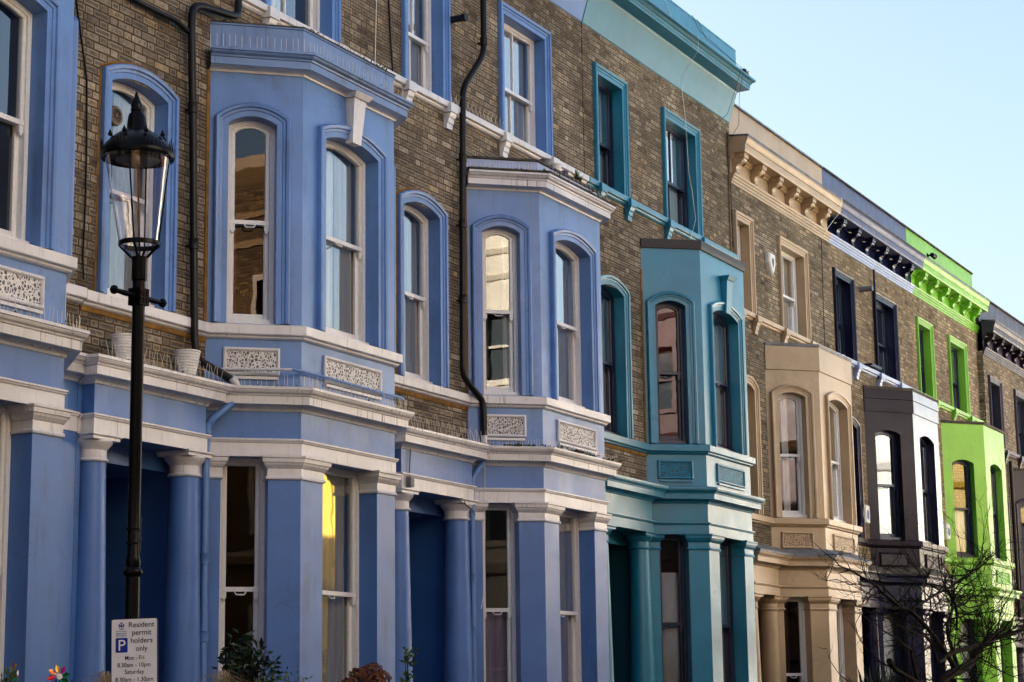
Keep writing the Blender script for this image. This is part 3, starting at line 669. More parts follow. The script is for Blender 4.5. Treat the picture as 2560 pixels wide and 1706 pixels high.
pipe(H2, [(.135, -.27, 4.53), (.12, -.26, 4.47), (-.03, -.17, 4.33), (-.095, -.10, 4.24), (-.10, -.10, 3.9), (-.10, -.10, .2)], .036, BLUE, [(3.0, -.10, -.10), (2.3, -.10, -.10), (4.2, -.10, -.10)])
pipe(H3, [(.327, -.09, 10.6), (.327, -.09, 9.50), (.25, -.09, 9.36), (-.16, -.09, 8.92), (-.215, -.09, 8.78), (-.245, -.09, 7.4), (-.27, -.09, 5.6), (-.27, -.09, 5.40), (-.10, -.13, 5.26), (.05, -.16, 5.16), (.07, -.17, 5.05), (.075, -.17, 4.74)], .038, IRON, [(9.6, .327, -.09), (8.0, -.23, -.09), (7.2, -.25, -.09), (6.3, -.262, -.09)])
pipe(H3, [(.078, -.17, 4.77), (.08, -.17, 4.44)], .036, WHITE)
pipe(H3, [(.08, -.17, 4.45), (.0, -.14, 4.35), (-.10, -.10, 4.24), (-.105, -.10, 3.9), (-.105, -.10, .2)], .032, BLUE, [(3.1, -.105, -.10), (2.5, -.105, -.10)])
house_tube(H2, 'cable', [(-1.90, -.012, 8.4), (-1.97, -.012, 7.77), (-1.91 + .11, -.012, 7.09), (-1.78, -.012, 6.5), (-1.775, -.012, 5.96), (-1.79, -.012, 5.5), (-1.78, -.02, 5.3)], .008, IRON, 6)
house_tube(H3, 'cable', [(-1.78, -.012, 10.4), (-1.77, -.012, 9.44), (-1.74, -.012, 9.07), (-1.69, -.012, 8.66)], .009, IRON, 6)
house_tube(H2, 'cable', [(3.05, -.012, 10.7), (3.06, -.012, 9.6), (3.02, -.012, 8.64)], .004, WSASH, 5)
house_tube(H4, 'cable', [(.64, -.16, 11.99), (1.16, -.17, 11.60), (1.22, -.49, 11.42), (1.42, -.40, 11.28), (1.55, -.06, 10.95), (1.68, -.02, 10.75), (1.65, -.07, 10.30), (1.66, -.09, 9.5), (1.78, -.085, 9.25), (1.88, -.09, 8.82), (1.62, -.10, 8.45)], .0035, WSASH, 5)
house_tube(H4, 'cable', [(1.8, -.17, 12.0), (2.10, -.17, 11.83), (2.95, -.50, 11.44), (2.86, -.42, 11.06), (2.82, -.30, 10.7), (2.6, -.10, 10.38)], .0035, IRON, 5)
house_tube(H4, 'cable', [(2.0, -.17, 11.99), (2.35, -.17, 11.78), (3.05, -.50, 11.44), (2.98, -.44, 11.0), (3.02, -.40, 10.55), (2.95, -.2, 10.2)], .0035, IRON, 5)
house_tube(H4, 'cable', [(3.50, -.02, 10.6), (3.49, -.02, 9.6), (3.47, -.02, 8.6)], .010, plain('rusty conduit', (.10, .055, .035), .7), 6)
house_tube(H6, 'downpipe', [(.72, -.06, 10.42), (.72, -.06, 9.3), (.72, -.06, 8.3)], .022, NAVY, 8)
house_tube(H5, 'cable', [(3.05, -.012, 10.4), (3.02, -.012, 9.6), (2.98, -.012, 8.4)], .006, IRON, 5)
house_tube(H5, 'cable', [(3.36, -.20, 11.22), (3.3, -.34, 11.19), (3.25, -.33, 10.95), (3.1, -.12, 10.62), (2.95, -.10, 10.45)], .005, WSASH, 5)
house_tube(H8, 'downpipe', [(-.22, -.07, 8.2), (-.22, -.07, 3.0)], .045, IRON, 10)
# blue pipe along the panels of the second bay
house_tube(H2, 'waste_pipe', [(.43, -.69, 4.775), (.60, -.72, 4.775), (1.2, -.73, 4.768), (2.36, -.73, 4.76), (2.45, -.70, 4.755)], .014, BLUE, 8)
house_tube(H2, 'waste_pipe', [(.09, -.12, 4.785), (.43, -.69, 4.775)], .015, WHITE, 8)
# black flue sticking out of the brick, pale flue on the dark house
mb = MB(); mb.lathe([(.07, 0), (.075, .01), (.06, .03), (.042, .05), (.042, .20), (.05, .21), (.05, .25), (.036, .25)], n=14); mb.v = [(-.40 + x, -z, 9.66 + y) for x, y, z in mb.v]; obj('flue', mb, IRON, H3, 40)
mb = MB(); mb.lathe([(.05, 0), (.05, .22), (.055, .22), (.055, .25), (.03, .25)], n=14); mb.v = [(-.02 + x, -z, 9.90 + y) for x, y, z in mb.v]; obj('flue', mb, LEAD, H6, 40)
mb = MB(); mb.box(.02, .62, -.16, -.0, 8.46, 8.50); obj('ledge', mb, NAVY, H6)
mb = MB(); mb.box(-1.66, -1.58, -.20, -.147, 3.985, 4.09); mb.box(-1.655, -1.585, -.206, -.2005, 3.99, 4.085); obj('junction_box', mb, LEAD, H3)
house_tube(H3, 'cable', [(-1.60, -.16, 4.09), (-1.59, -.15, 4.16), (-1.57, -.15, 4.40)], .006, IRON, 5)
house_tube(H3, 'cable', [(-.42, -.15, 3.97), (-.36, -.16, 3.90), (-.25, -.19, 3.84), (-.15, -.16, 3.80)], .006, IRON, 5)
house_tube(H3, 'cable', [(.10, -.16, 4.40), (.09, -.16, 3.6), (.02, -.17, 2.9), (-.02, -.16, 2.75)], .004, WSASH, 5)
# bird spikes on the ledges
for Hh, dd in ((H1, d1), (H2, d2), (H3, d3)):
    lean = .45
    sp = [(dd['J0'][0] - .06, -.06), (dd['A'][0] - .05, -B - .12), (dd['R'][0] + .05, -B - .12), (dd['J1'][0] + .06, -.06)]
    spikes(Hh, sp, 4.615, 20 if Hh is not H3 else 30, .125 if Hh is not H3 else .085, .1)
    spikes(Hh, [(dd['pl'], -.27), (dd['pr'] + .05, -.27)], 4.615, 24, .14, .3)
    spikes(Hh, [(-.45, -.05), (.85, -.05)] if Hh is H3 else [(-.5, -.05), (.3, -.05)], 8.625, 30, .12, .4)
    moss(Hh, sp, 4.618, 55 if Hh is not H3 else 260, .022 if Hh is not H3 else .032, .05 if Hh is not H3 else .12)
    moss(Hh, [(dd['pl'], -.29), (dd['pr'], -.29)], 4.612, 60, .02, .04)
# dry grass tufts on the second bay
gm = MB(); rg = random.Random(3)
for k in range(60):
    x = rg.uniform(1.0, 2.7); y = -B + .06 if x < 2.3 else -B + .06 + (x - 2.3) * .9; h = rg.uniform(.05, .14)
    gm.tube([(x, y, 8.2), (x + rg.uniform(-.03, .03), y + rg.uniform(-.03, .03), 8.2 + h)], .002, 3, False)
obj('dry_weeds', gm, STRAW, H2)

# ------------------------------------------------------------------ things fixed to or standing on the houses
def ribbed_pot(x, y, z, s, label):
    t = thing('plant_pot', label, 'plant pot', (x, y, z), 0, 'white ribbed pots on the porch ledge')
    prof = [(.078 * s, 0)]
    for k in range(8):
        f0 = k / 8; rr = (.078 + .037 * f0) * s; z0 = .205 * s * f0; z1 = .205 * s * (k + .75) / 8
        prof += [(rr + .004, z0 + .002), (rr + .006, z0 + .010), (rr + .005, z1), (rr + .0005, z1 + .004)]
    prof += [(.122 * s, .208 * s), (.122 * s, .222 * s), (.108 * s, .222 * s), (.10 * s, .16 * s)]
    mb = MB(); mb.lathe(prof, 0, 0, 28); obj('pot_body', mb, WPOT, t, 25)
    mb = MB(); mb.lathe([(.001, .165 * s), (.102 * s, .165 * s)], 0, 0, 20, False); obj('soil', mb, FLOORM, t)
    return t
ribbed_pot(-.50, -.17, 4.635, 1.0, 'white ribbed pot at the right end of the porch ledge, next to the black downpipe')
ribbed_pot(-1.40, -.17, 4.635, 1.0, 'white ribbed pot at the left of the porch ledge, half hidden by the lamp post')

def small_pot(x, y, z, r, h, mat, label, plant=False):
    t = thing('plant_pot', label, 'plant pot', (5.088 + x, y, z), 0, 'pots on the bay roof')
    mb = MB(); mb.lathe([(r * .7, 0), (r, h), (r * 1.08, h), (r * 1.08, h * 1.1), (r * .9, h * 1.1), (r * .88, h * .9), (.001, h * .9)], 0, 0, 16); obj('pot_body', mb, mat, t, 30)
    if plant:
        mb = MB(); rg = random.Random(int(x * 50))
        for k in range(70):
            a = rg.random() * 6.28; l = rg.uniform(.06, .2); d = rg.uniform(.2, 1.2)
            p = Vector((0, 0, h)); q = p + Vector((math.cos(a) * d * .12, math.sin(a) * d * .12, l * (1.2 - d * .7)))
            s = Vector((-math.sin(a), math.cos(a), 0)) * .006; mb.face([p - s, p + s, q])
        obj('foliage', mb, LEAF2, t)
small_pot(1.12, -.50, 8.11, .07, .13, LEAD, 'small grey pot at the left end of the row on the blue bay roof')
small_pot(1.38, -.52, 8.11, .075, .13, WPOT, 'small white pot on the roof of the blue bay')
small_pot(1.62, -.52, 8.11, .05, .10, plain('purple pot', (.05, .02, .16), .3), 'small purple pot on the roof of the blue bay')
small_pot(2.00, -.50, 8.11, .07, .10, FLOORM, 'dark pot with a spiky green plant on the blue bay roof', True)

def alarm(x, y, z, kind, label):
    t = thing('alarm_box', label, 'alarm box', (x, y, z), 0)
    out = {'shield': [(-.13, .17), (.13, .17), (.14, .0), (.08, -.12), (0, -.2), (-.08, -.12), (-.14, 0)], 'bell': [(-.12, .17), (.12, .17), (.13, .0), (.12, -.17), (-.12, -.17), (-.13, 0)]}[kind]
    mb = MB(); mb.loft([[(u, 0, w) for u, w in out], [(u, -.06, w) for u, w in out], [(u * .85, -.085, w * .88) for u, w in out]], True, True, True); obj('casing', mb, PLAST, t)
    mb = MB()
    if kind == 'bell':
        mb.face([(.07 * math.cos(k * .449), -.0865, -.01 + .09 * math.sin(k * .449)) for k in range(14)]); obj('blue_disc', mb, plain('blue disc', (.02, .09, .35), .4), t)
    else:
        mb.face([(-.05, -.0865, .08), (.05, -.0865, .08), (.05, -.0865, 0), (0, -.0865, -.08), (-.05, -.0865, 0)]); obj('badge', mb, LEAD, t)
alarm(15.129 + .27, -.005, 9.434 - .64, 'shield', 'white shield-shaped alarm box on the brick between two beige upper windows')
alarm(20.362 - .44, -.005, 5.66 - .64, 'bell', 'white alarm box with a blue disc beside the dark plum bay')
alarm(25.593 - .26, -.005, 5.74 - .64, 'bell', 'white alarm box beside the lime green bay')

def camera_unit(x, y, z, mat, label, s=1.):
    t = thing('security_camera', label, 'security camera', (x, y, z))
    mb = MB(); mb.box(-.03 * s, .03 * s, -.02, 0, -.03 * s, .03 * s); mb.tube([(0, -.01, 0), (.0, -.07 * s, .0)], .012 * s, 8); obj('bracket', mb, mat, t)
    mb = MB(); mb.lathe([(.03 * s, 0), (.034 * s, .02), (.034 * s, .13 * s), (.04 * s, .135 * s), (.04 * s, .15 * s), (.02 * s, .15 * s)], n=12); mb.v = [(zz - .03, -.075 * s + xx, yy) for xx, yy, zz in mb.v]; obj('housing', mb, mat, t, 40)
camera_unit(2.98, -.02, 6.72, PLAST, 'small white security camera on the brick between a blue bay and arched window')
camera_unit(25.593 - 1.2, -.20, 10.70, BLACK, 'small black security camera on the green cornice', 1.4)
t = thing('rooftop_aerial', 'small dark fitting with a thin arm on the right end of the teal cornice', 'aerial', (10.199 + 3.28, -.42, 11.44))
mb = MB(); mb.lathe([(.03, 0), (.045, .02), (.045, .07), (.02, .09)], 0, 0, 12); obj('base', mb, IRON, t, 40)
mb = MB(); mb.tube([(0, 0, .06), (.10, .0, .05), (.16, 0, .08), (.22, 0, .02)], .012, 6); mb.tube([(.16, 0, .08), (.2, 0, .10)], .012, 6); mb.tube([(.08, 0, .05), (.11, 0, .0)], .012, 6); obj('arm', mb, OCHRE, t)

# ------------------------------------------------------------------ street lamp and parking sign
LX, LY = -5.80, -3.80
L = thing('street_lamp', 'black street lamp with a tapering clear glass lantern in front of the blue houses', 'street lamp', (LX, LY, .015))
mb = MB(); mb.lathe([(.13, -.02), (.13, .10), (.11, .14), (.105, .75), (.085, .82), (.06, .92), (.044, 1.0), (.041, 2.36), (.040, 2.365), (.050, 2.372), (.056, 2.385), (.056, 2.398), (.050, 2.412), (.040, 2.42), (.043, 2.44), (.043, 2.47), (.0365, 2.485), (.0365, 3.0), (.0365, 4.09), (.043, 4.095), (.045, 4.11), (.044, 4.20), (.047, 4.235), (.03, 4.24)], 0, 0, 28)
obj('post', mb, BLACK, L, 35)
mb = MB(); mb.box(-.043, .043, -.043, .043, 3.945, 4.045)
for k in range(2):
    for a in (-.026, .0, .026): mb.box(a - .008, a + .008, -.047, -.043, 3.96 + k * .04, 3.99 + k * .04)
    for a in (-.026, .0, .026): mb.box(.043, .047, a - .008, a + .008, 3.96 + k * .04, 3.99 + k * .04)
s = obj('sleeve', mb, BLACK, L)
def lean(m_):
    m_.v = [(x - .020 * (z - 4.24) if z > 4.24 else x, y + .038 * (z - 4.24) if z > 4.24 else y, 4.24 + (z - 4.24) * 1.075 if z > 4.24 else z) for x, y, z in m_.v]; return m_
mb = MB(); mb.tube([(-.22, 0, 4.0), (-.14, 0, 3.998), (.14, 0, 3.998), (.22, 0, 4.0)], [.012, .016, .016, .012], 10)
for sx in (-1, 1): mb.v += []; b = MB(); b.lathe([(.002, -.027), (.018, -.02), (.026, 0), (.018, .02), (.002, .027)], 0, 0, 14); o = len(mb.v); mb.v += [(sx * .225 + x, y, 4.0 + z) for x, y, z in b.v]; mb.f += [tuple(i + o for i in f) for f in b.f]
obj('ladder_bar', mb, BLACK, L, 40)
mb = MB(); mb.lathe([(.108, 4.296), (.118, 4.294), (.123, 4.298), (.123, 4.318), (.117, 4.322), (.108, 4.316), (.108, 4.296)], 0, 0, 40, False)
for k in range(4):
    a = k * math.pi / 2 + .4; mb.tube([(.045 * math.cos(a), .045 * math.sin(a), 4.232), (.114 * math.cos(a), .114 * math.sin(a), 4.298)], .008, 6); mb.tube([(.115 * math.cos(a), .115 * math.sin(a), 4.31), (.193 * math.cos(a), .193 * math.sin(a), 4.80)], .0045, 6)
mb.tube([(0, 0, 4.24), (0, 0, 4.80)], .006, 6)
obj('lantern_frame', lean(mb), BLACK, L, 40)
mb = MB(); mb.lathe([(.046, 4.236), (.112, 4.297)], 0, 0, 48, False); obj('lantern_base_glass', lean(mb), LGLASS, L, 60)
mb = MB(); mb.lathe([(.114, 4.318), (.194, 4.802)], 0, 0, 48, False); obj('lantern_glass', lean(mb), LGLASS, L, 60)
mb = MB(); mb.lathe([(.10, 4.800), (.20, 4.795), (.215, 4.790), (.219, 4.80), (.219, 4.822), (.212, 4.832), (.206, 4.846), (.190, 4.868), (.160, 4.898), (.122, 4.926), (.088, 4.944), (.066, 4.954), (.062, 4.962), (.052, 5.03), (.044, 5.048), (.034, 5.052), (.032, 5.06), (.036, 5.068), (.036, 5.075), (.032, 5.08), (.034, 5.095), (.026, 5.12), (.013, 5.145), (.006, 5.175), (.001, 5.18)], 0, 0, 40)
for k in range(8):
    a = k * math.pi / 4 + .2; ca, sa = math.cos(a), math.sin(a)
    mb.lathe([(.011, 4.905), (.015, 4.915), (.006, 4.932), (.001, 4.945)], .165 * ca, .165 * sa, 8)
    for q in (-.022, 0, .022): mb.tube([(.216 * ca - sa * q, .216 * sa + ca * q, 4.82), (.222 * ca - sa * q, .222 * sa + ca * q, 4.87 + (.02 if q == 0 else 0))], [.005, .002], 5)
obj('lantern_hood', lean(mb), BLACK, L, 35)
mb = MB(); mb.lathe([(.125, 4.79), (.13, 4.782), (.12, 4.775), (.06, 4.784), (.001, 4.784)], 0, 0, 30, False); obj('reflector', lean(mb), LEAD, L, 40)
st = plain('sticker black', (.012, .012, .012), .5); SW = plain('sticker white', (.7, .7, .66), .6, .3, 0, .05); SB = plain('sign white', (.9, .9, .9), .45, .4, 0, .03); SK = plain('sign black', (.012, .012, .013), .5, .3); SBL = plain('sign blue', (.012, .03, .33), .45, .4, 0, .05)
dg = None
def text(s_, size, mat, parent, name, loc, rot=(0, 0, 0), width=None, ext=.0004, align='CENTER'):
    cu = bpy.data.curves.new(name, 'FONT'); cu.body = s_; cu.size = size; cu.align_x = align; cu.extrude = ext; cu.offset = size * .004
    tmp = bpy.data.objects.new(name, cu); col.objects.link(tmp); bpy.context.view_layer.update()
    me = bpy.data.meshes.new_from_object(tmp.evaluated_get(bpy.context.evaluated_depsgraph_get()))
    bpy.data.objects.remove(tmp); bpy.data.curves.remove(cu)
    if width:
        xs = [v.co.x for v in me.vertices]; k = width / (max(xs) - min(xs))
        for v in me.vertices: v.co.x *= k
    me.materials.clear(); me.materials.append(mat)
    o = bpy.data.objects.new(name, me); col.objects.link(o); o.parent = parent; o.location = loc; o.rotation_euler = rot
    return o
# worn lettered sticker wrapped on the post
stk = MB(); an = [R(-62 + 4 * k) for k in range(20)]
stk.loft([[(.0385 * math.cos(a), .0385 * math.sin(a), z) for a in an] for z in (2.50, 2.72)]); so = obj('sticker', stk, st, L)
for k, ch in enumerate('BOOC'):
    a = R(-40); o = text(ch, .062, SW, so, 'lettering', (.0398 * math.cos(a), .0398 * math.sin(a), 2.505 + k * .053), (R(90), 0, a + R(90)), None, .0003)
    ln = MB(); ln.loft([[(.0389 * math.cos(q), .0389 * math.sin(q), z) for q in an] for z in (2.498 + k * .053, 2.502 + k * .053)]); obj('sticker_rule', ln, SW, so)
for z in (2.55, 2.63):
    mb = MB(); mb.lathe([(.0368, z), (.039, z + .001), (.039, z + .012), (.0368, z + .013)], 0, 0, 24, False); mb.box(-.06, -.038, -.012, .004, z, z + .013); obj('band_clamp', mb, BLACK, L)

az = R(-70); nx, ny = math.sin(az), -math.cos(az)
S = thing('parking_sign', 'white resident permit parking sign with a blue P, fixed to the lamp post', 'parking sign', (LX + nx * .072 + math.cos(az) * .040, LY + ny * .072 + math.sin(az) * .040, 2.144))
S.rotation_euler = (0, R(-1.2), az)
def rrect(w, z0, z1, r, y, n=5):
    pts = []
    for cx, cz, a0 in ((w / 2 - r, z1 - r, 0), (-w / 2 + r, z1 - r, 90), (-w / 2 + r, z0 + r, 180), (w / 2 - r, z0 + r, 270)):
        for k in range(n + 1): a = R(a0 + 90 * k / n); pts.append((cx + r * math.cos(a), y, cz + r * math.sin(a)))
    return pts
W_ = .272; Hs = .46
mb = MB(); mb.loft([rrect(W_, -Hs, 0, .012, .004), rrect(W_, -Hs, 0, .012, -.004)], True, True, True); obj('backing_plate', mb, SK, S)
mb = MB(); mb.face(rrect(W_ - .008, -Hs + .004, -.004, .010, -.0046)); obj('sign_face', mb, SB, S)
mb = MB(); mb.box(-.06, -.03, .004, .05, -.16, -.13); mb.box(-.06, -.03, .004, .05, -.40, -.37); obj('bracket', mb, BLACK, S)
U = W_ / 414.   # one drawing unit of the sign
def ln(s_, cx, base, width, size, mat=SK): text(s_, size, mat, S, 'lettering', ((cx - 207) * U, -.0052, -base * U), (R(90), 0, 0), width * U, .0003)
ln('Resident', 270, 76, 226, .042); ln('permit', 272, 142, 170, .042); ln('holders', 272, 210, 192, .042); ln('only', 272, 278, 102, .042)
ln('Mon - Fri', 210, 352, 168, .034); ln('8.30am - 10pm', 205, 412, 292, .034); ln('Saturday', 208, 470, 172, .034); ln('8.30am - 1.30pm', 208, 534, 334, .034)
ln('THE ROYAL BOROUGH OF', 92, 112, 96, .0075, SBL); ln('KENSINGTON', 92, 133, 96, .012, SBL); ln('AND CHELSEA', 92, 151, 96, .012, SBL)
mb = MB(); mb.face([(x + (95 - 207) * U, -.0050, z - 226 * U) for x, _, z in rrect(106 * U, -62 * U, 62 * U, .006, 0)]); obj('parking_symbol', mb, SBL, S)
text('P', .086, SB, S, 'lettering', ((95 - 207) * U, -.0056, -270 * U), (R(90), 0, 0), 62 * U, .0003)
mb = MB()       # small crest: shield with supporters and a crown
cx0, cz0 = (93 - 207) * U, -62 * U
def poly(ps): mb.face([(cx0 + x * U, -.0050, cz0 + z * U) for x, z in ps])
poly([(-10, 12), (10, 12), (10, -6), (0, -18), (-10, -6)])
for sx in (-1, 1):
    poly([(sx * 13, 14), (sx * 24, 18), (sx * 26, 2), (sx * 20, -14), (sx * 13, -20), (sx * 15, -2)]); poly([(sx * 6, 26), (sx * 12, 30), (sx * 10, 17), (sx * 5, 16)])
poly([(-4, 16), (4, 16), (3, 32), (-3, 32)]); poly([(-22, -24), (22, -24), (18, -30), (-18, -30)])
obj('crest', mb, SBL, S)

# ------------------------------------------------------------------ plants in the front gardens
def leafy(mb, c, rad, n, ls, lw, rg, up=.2):
    for k in range(n):
        th = rg.random() * 6.283; ph = math.acos(rg.uniform(-1, 1)); rr = rg.random() ** .45
        p = Vector((c[0] + rad[0] * rr * math.sin(ph) * math.cos(th), c[1] + rad[1] * rr * math.sin(ph) * math.sin(th), c[2] + rad[2] * rr * math.cos(ph)))
        d = Vector((rg.gauss(0, 1), rg.gauss(0, 1), rg.gauss(0, .8) + up)).normalized(); s = d.cross(Vector((rg.gauss(0, 1), rg.gauss(0, 1), rg.gauss(0, 1)))).normalized()
        l = ls * rg.uniform(.6, 1.2); w = lw * rg.uniform(.7, 1.2); nn = d.cross(s) * l * .12
        mb.face([p, p + d * l * .45 + s * w + nn, p + d * l, p + d * l * .45 - s * w + nn])
def shrub(label, loc, clumps, mat, n, ls, lw, seed, name='shrub', stems=5, cat='shrub'):
    t = thing(name, label, cat, (loc[0], loc[1], 0)); rg = random.Random(seed)
    mb = MB()
    for cl in clumps: leafy(mb, cl[:3], cl[3:6], int(n * cl[3] * cl[5] / .04), ls, lw, rg)
    obj('foliage', mb, mat, t)
    mb = MB()
    for cl in clumps:
        for k in range(stems):
            mb.tube([(rg.uniform(-.1, .1), rg.uniform(-.08, .08), 0), (cl[0] * .6 + rg.uniform(-.1, .1), cl[1] * .6, cl[2] * .55), (cl[0] + rg.uniform(-.5, .5) * cl[3], cl[1] + rg.uniform(-.5, .5) * cl[4], cl[2] + rg.uniform(-.3, .6) * cl[5])], [.014, .009, .003], 5)
    obj('stems', mb, BARK, t); return t
shrub('dark glossy evergreen shrub in front of the black ground-floor window', (-1.1, -1.3), [(-.02, 0, 2.13, .20, .17, .15), (-.22, 0, 2.0, .17, .15, .12), (.16, 0, 1.97, .20, .16, .14), (0, 0, 1.72, .34, .25, .2)], LEAF, 120, .095, .02, 11)
shrub('low mid-green bush with dry grass at the foot of the blue bay', (-1.35, -1.75), [(.1, 0, 1.83, .28, .2, .14), (-.15, 0, 1.74, .25, .2, .16)], LEAF2, 130, .05, .014, 12, 'bush', 4, 'bush')
shrub('small green climber beside the blue column, at the edge of the second bay', (2.26, -.86), [(.0, 0, 2.14, .10, .08, .11), (-.02, 0, 1.92, .08, .06, .10)], LEAF2, 150, .07, .018, 13, 'climber', 3, 'climber')
shrub('green plant with a pinwheel at the lower left corner', (-4.86, -2.05), [(.0, 0, 1.80, .12, .10, .11)], LEAF2, 150, .06, .016, 14, 'garden_plant', 3, 'plant')
shrub('leafy plant with pink flowers below the right-hand pinwheel', (-4.22, -2.05), [(.0, 0, 1.76, .12, .10, .09)], LEAF, 150, .06, .016, 15, 'garden_plant', 3, 'plant')
def hyd():
    t = thing('hydrangea', 'hydrangea with dried brown flower heads under the yellow window', 'shrub', (.25, -1.6, 0)); rg = random.Random(5)
    heads = [(.12, 0, 1.96, .10), (-.06, .03, 1.93, .085), (.24, -.02, 1.90, .09), (.05, -.05, 1.86, .10), (-.24, .0, 1.84, .09), (-.4, .02, 1.80, .08), (.38, .02, 1.80, .085), (.2, -.06, 1.78, .10), (-.12, -.04, 1.77, .10)]
    st_ = MB()
    for x, y, z, r in heads:
        mb = MB()
        for k in range(230):
            d = Vector((rg.gauss(0, 1), rg.gauss(0, 1), rg.gauss(0, 1))).normalized(); p = Vector((x, y, z)) + Vector((d.x, d.y, d.z * .8)) * r * rg.uniform(.75, 1.05)
            a = d.cross(Vector((rg.gauss(0, 1), rg.gauss(0, 1), rg.gauss(0, 1)))).normalized(); b = (d + a * rg.uniform(-.5, .5)).cross(a).normalized(); s_ = .016 * rg.uniform(.7, 1.2)
            mb.face([p - a * s_, p - b * s_ + d * .004, p + a * s_, p + b * s_ + d * .004])
        obj('flower_head', mb, HYD, t)
        st_.tube([(0, 0, 0), (x * .5, y * .5, .9), (x, y, z)], [.012, .008, .004], 5)
    obj('stems', st_, BARK, t)
    mb = MB(); leafy(mb, (.05, 0, 1.55), (.4, .2, .2), 160, .09, .03, rg); obj('foliage', mb, LEAF2, t)
hyd()
PIN = [plain('pinwheel %s' % n, c, .25, .5, .3, .05) for n, c in (('red', (.6, .02, .03)), ('yellow', (.8, .5, .02)), ('green', (.02, .3, .08)), ('blue', (.03, .15, .6)), ('orange', (.8, .2, .02)), ('magenta', (.6, .02, .3)), ('turquoise', (.02, .4, .5)))]
def pinwheel(x, y, z, rot, label):
    t = thing('pinwheel', label, 'pinwheel', (x, y, z), rot, 'toy pinwheels in the front garden')
    for k in range(8):
        a = k * math.pi / 4; mb = MB(); c, s_ = math.cos, math.sin
        mb.face([(0.012 * c(a), -.012, .012 * s_(a)), (.060 * c(a - .15), -.006, .060 * s_(a - .15)), (.082 * c(a + .22), -.012, .082 * s_(a + .22)), (.055 * c(a + .55), -.034, .055 * s_(a + .55))])
        obj('petal', mb, PIN[(k * 3 + int(abs(x) * 7)) % 7], t)
    mb = MB(); mb.lathe([(.001, 0), (.018, .002), (.02, .008), (.001, .014)], n=14); mb.v = [(xx, -.04 + -zz * .5, yy) for xx, yy, zz in mb.v]; obj('hub', mb, PLAST, t)
    mb = MB(); mb.tube([(0, 0, .01), (0, 0, -z)], .005, 6); obj('stick', mb, PLAST, t)
pinwheel(-4.30, -2.0, 1.87, R(-35), 'multicoloured toy pinwheel facing the street at the foot of the blue column')
pinwheel(-4.76, -2.0, 1.89, R(25), 'multicoloured toy pinwheel seen edge-on at the lower left corner')
def grass(label, x, y, z, seed, n=90, mat=STRAW, sp=.16, h=.3, name='ornamental_grass'):
    rg = random.Random(seed); mb = MB()
    for k in range(n):
        a = rg.random() * 6.28; r = rg.uniform(.3, 1) * sp; hh = h * rg.uniform(.6, 1)
        p = Vector((rg.uniform(-.03, .03), rg.uniform(-.03, .03), 0)); q = Vector((math.cos(a) * r * .5, math.sin(a) * r * .5, hh)); w = Vector((math.cos(a) * r * 1.5, math.sin(a) * r * 1.5, hh * rg.uniform(.6, .95)))
        mb.tube([p, q, w], [.003, .0025, .0008], 3, False)
    t = thing(name, label, 'grass plant', (x, y, z)); obj('blades', mb, mat, t)
    mb = MB(); mb.tube([(0, 0, .02), (0, 0, -z)], .03, 8); obj('stem', mb, BARK, t)
grass('tuft of pale dry grass left of the parking sign', -3.78, -2.0, 1.62, 3)
grass('tuft of pale dry grass below the black ground-floor window', -1.75, -1.5, 1.66, 4)
def palm():
    t = thing('cordyline', 'dark spiky palm-like plant in front of the dark plum house', 'plant', (12.4, -2.5, 0)); rg = random.Random(9); mb = MB()
    for k in range(170):
        a = rg.random() * 6.28; e = rg.uniform(-.15, 1.4); d = Vector((math.cos(a) * math.cos(e), math.sin(a) * math.cos(e), math.sin(e))); l = rg.uniform(.5, .85)
        p = Vector((rg.uniform(-.35, .35), rg.uniform(-.2, .2), 1.52)); s_ = d.cross(Vector((0, 0, 1))).normalized() * .022
        m_ = p + d * l * .55; q = p + d * l - Vector((0, 0, .12 * l * math.cos(e)))
        mb.face([p - s_ * .5, p + s_ * .5, m_ + s_, m_ - s_]); mb.face([m_ - s_, m_ + s_, q])
    obj('leaves', mb, LEAF, t); mb = MB(); mb.tube([(0, 0, 0), (.03, 0, .9), (0, 0, 1.55)], [.09, .07, .08], 10); obj('trunk', mb, BARK, t, 50)
palm()

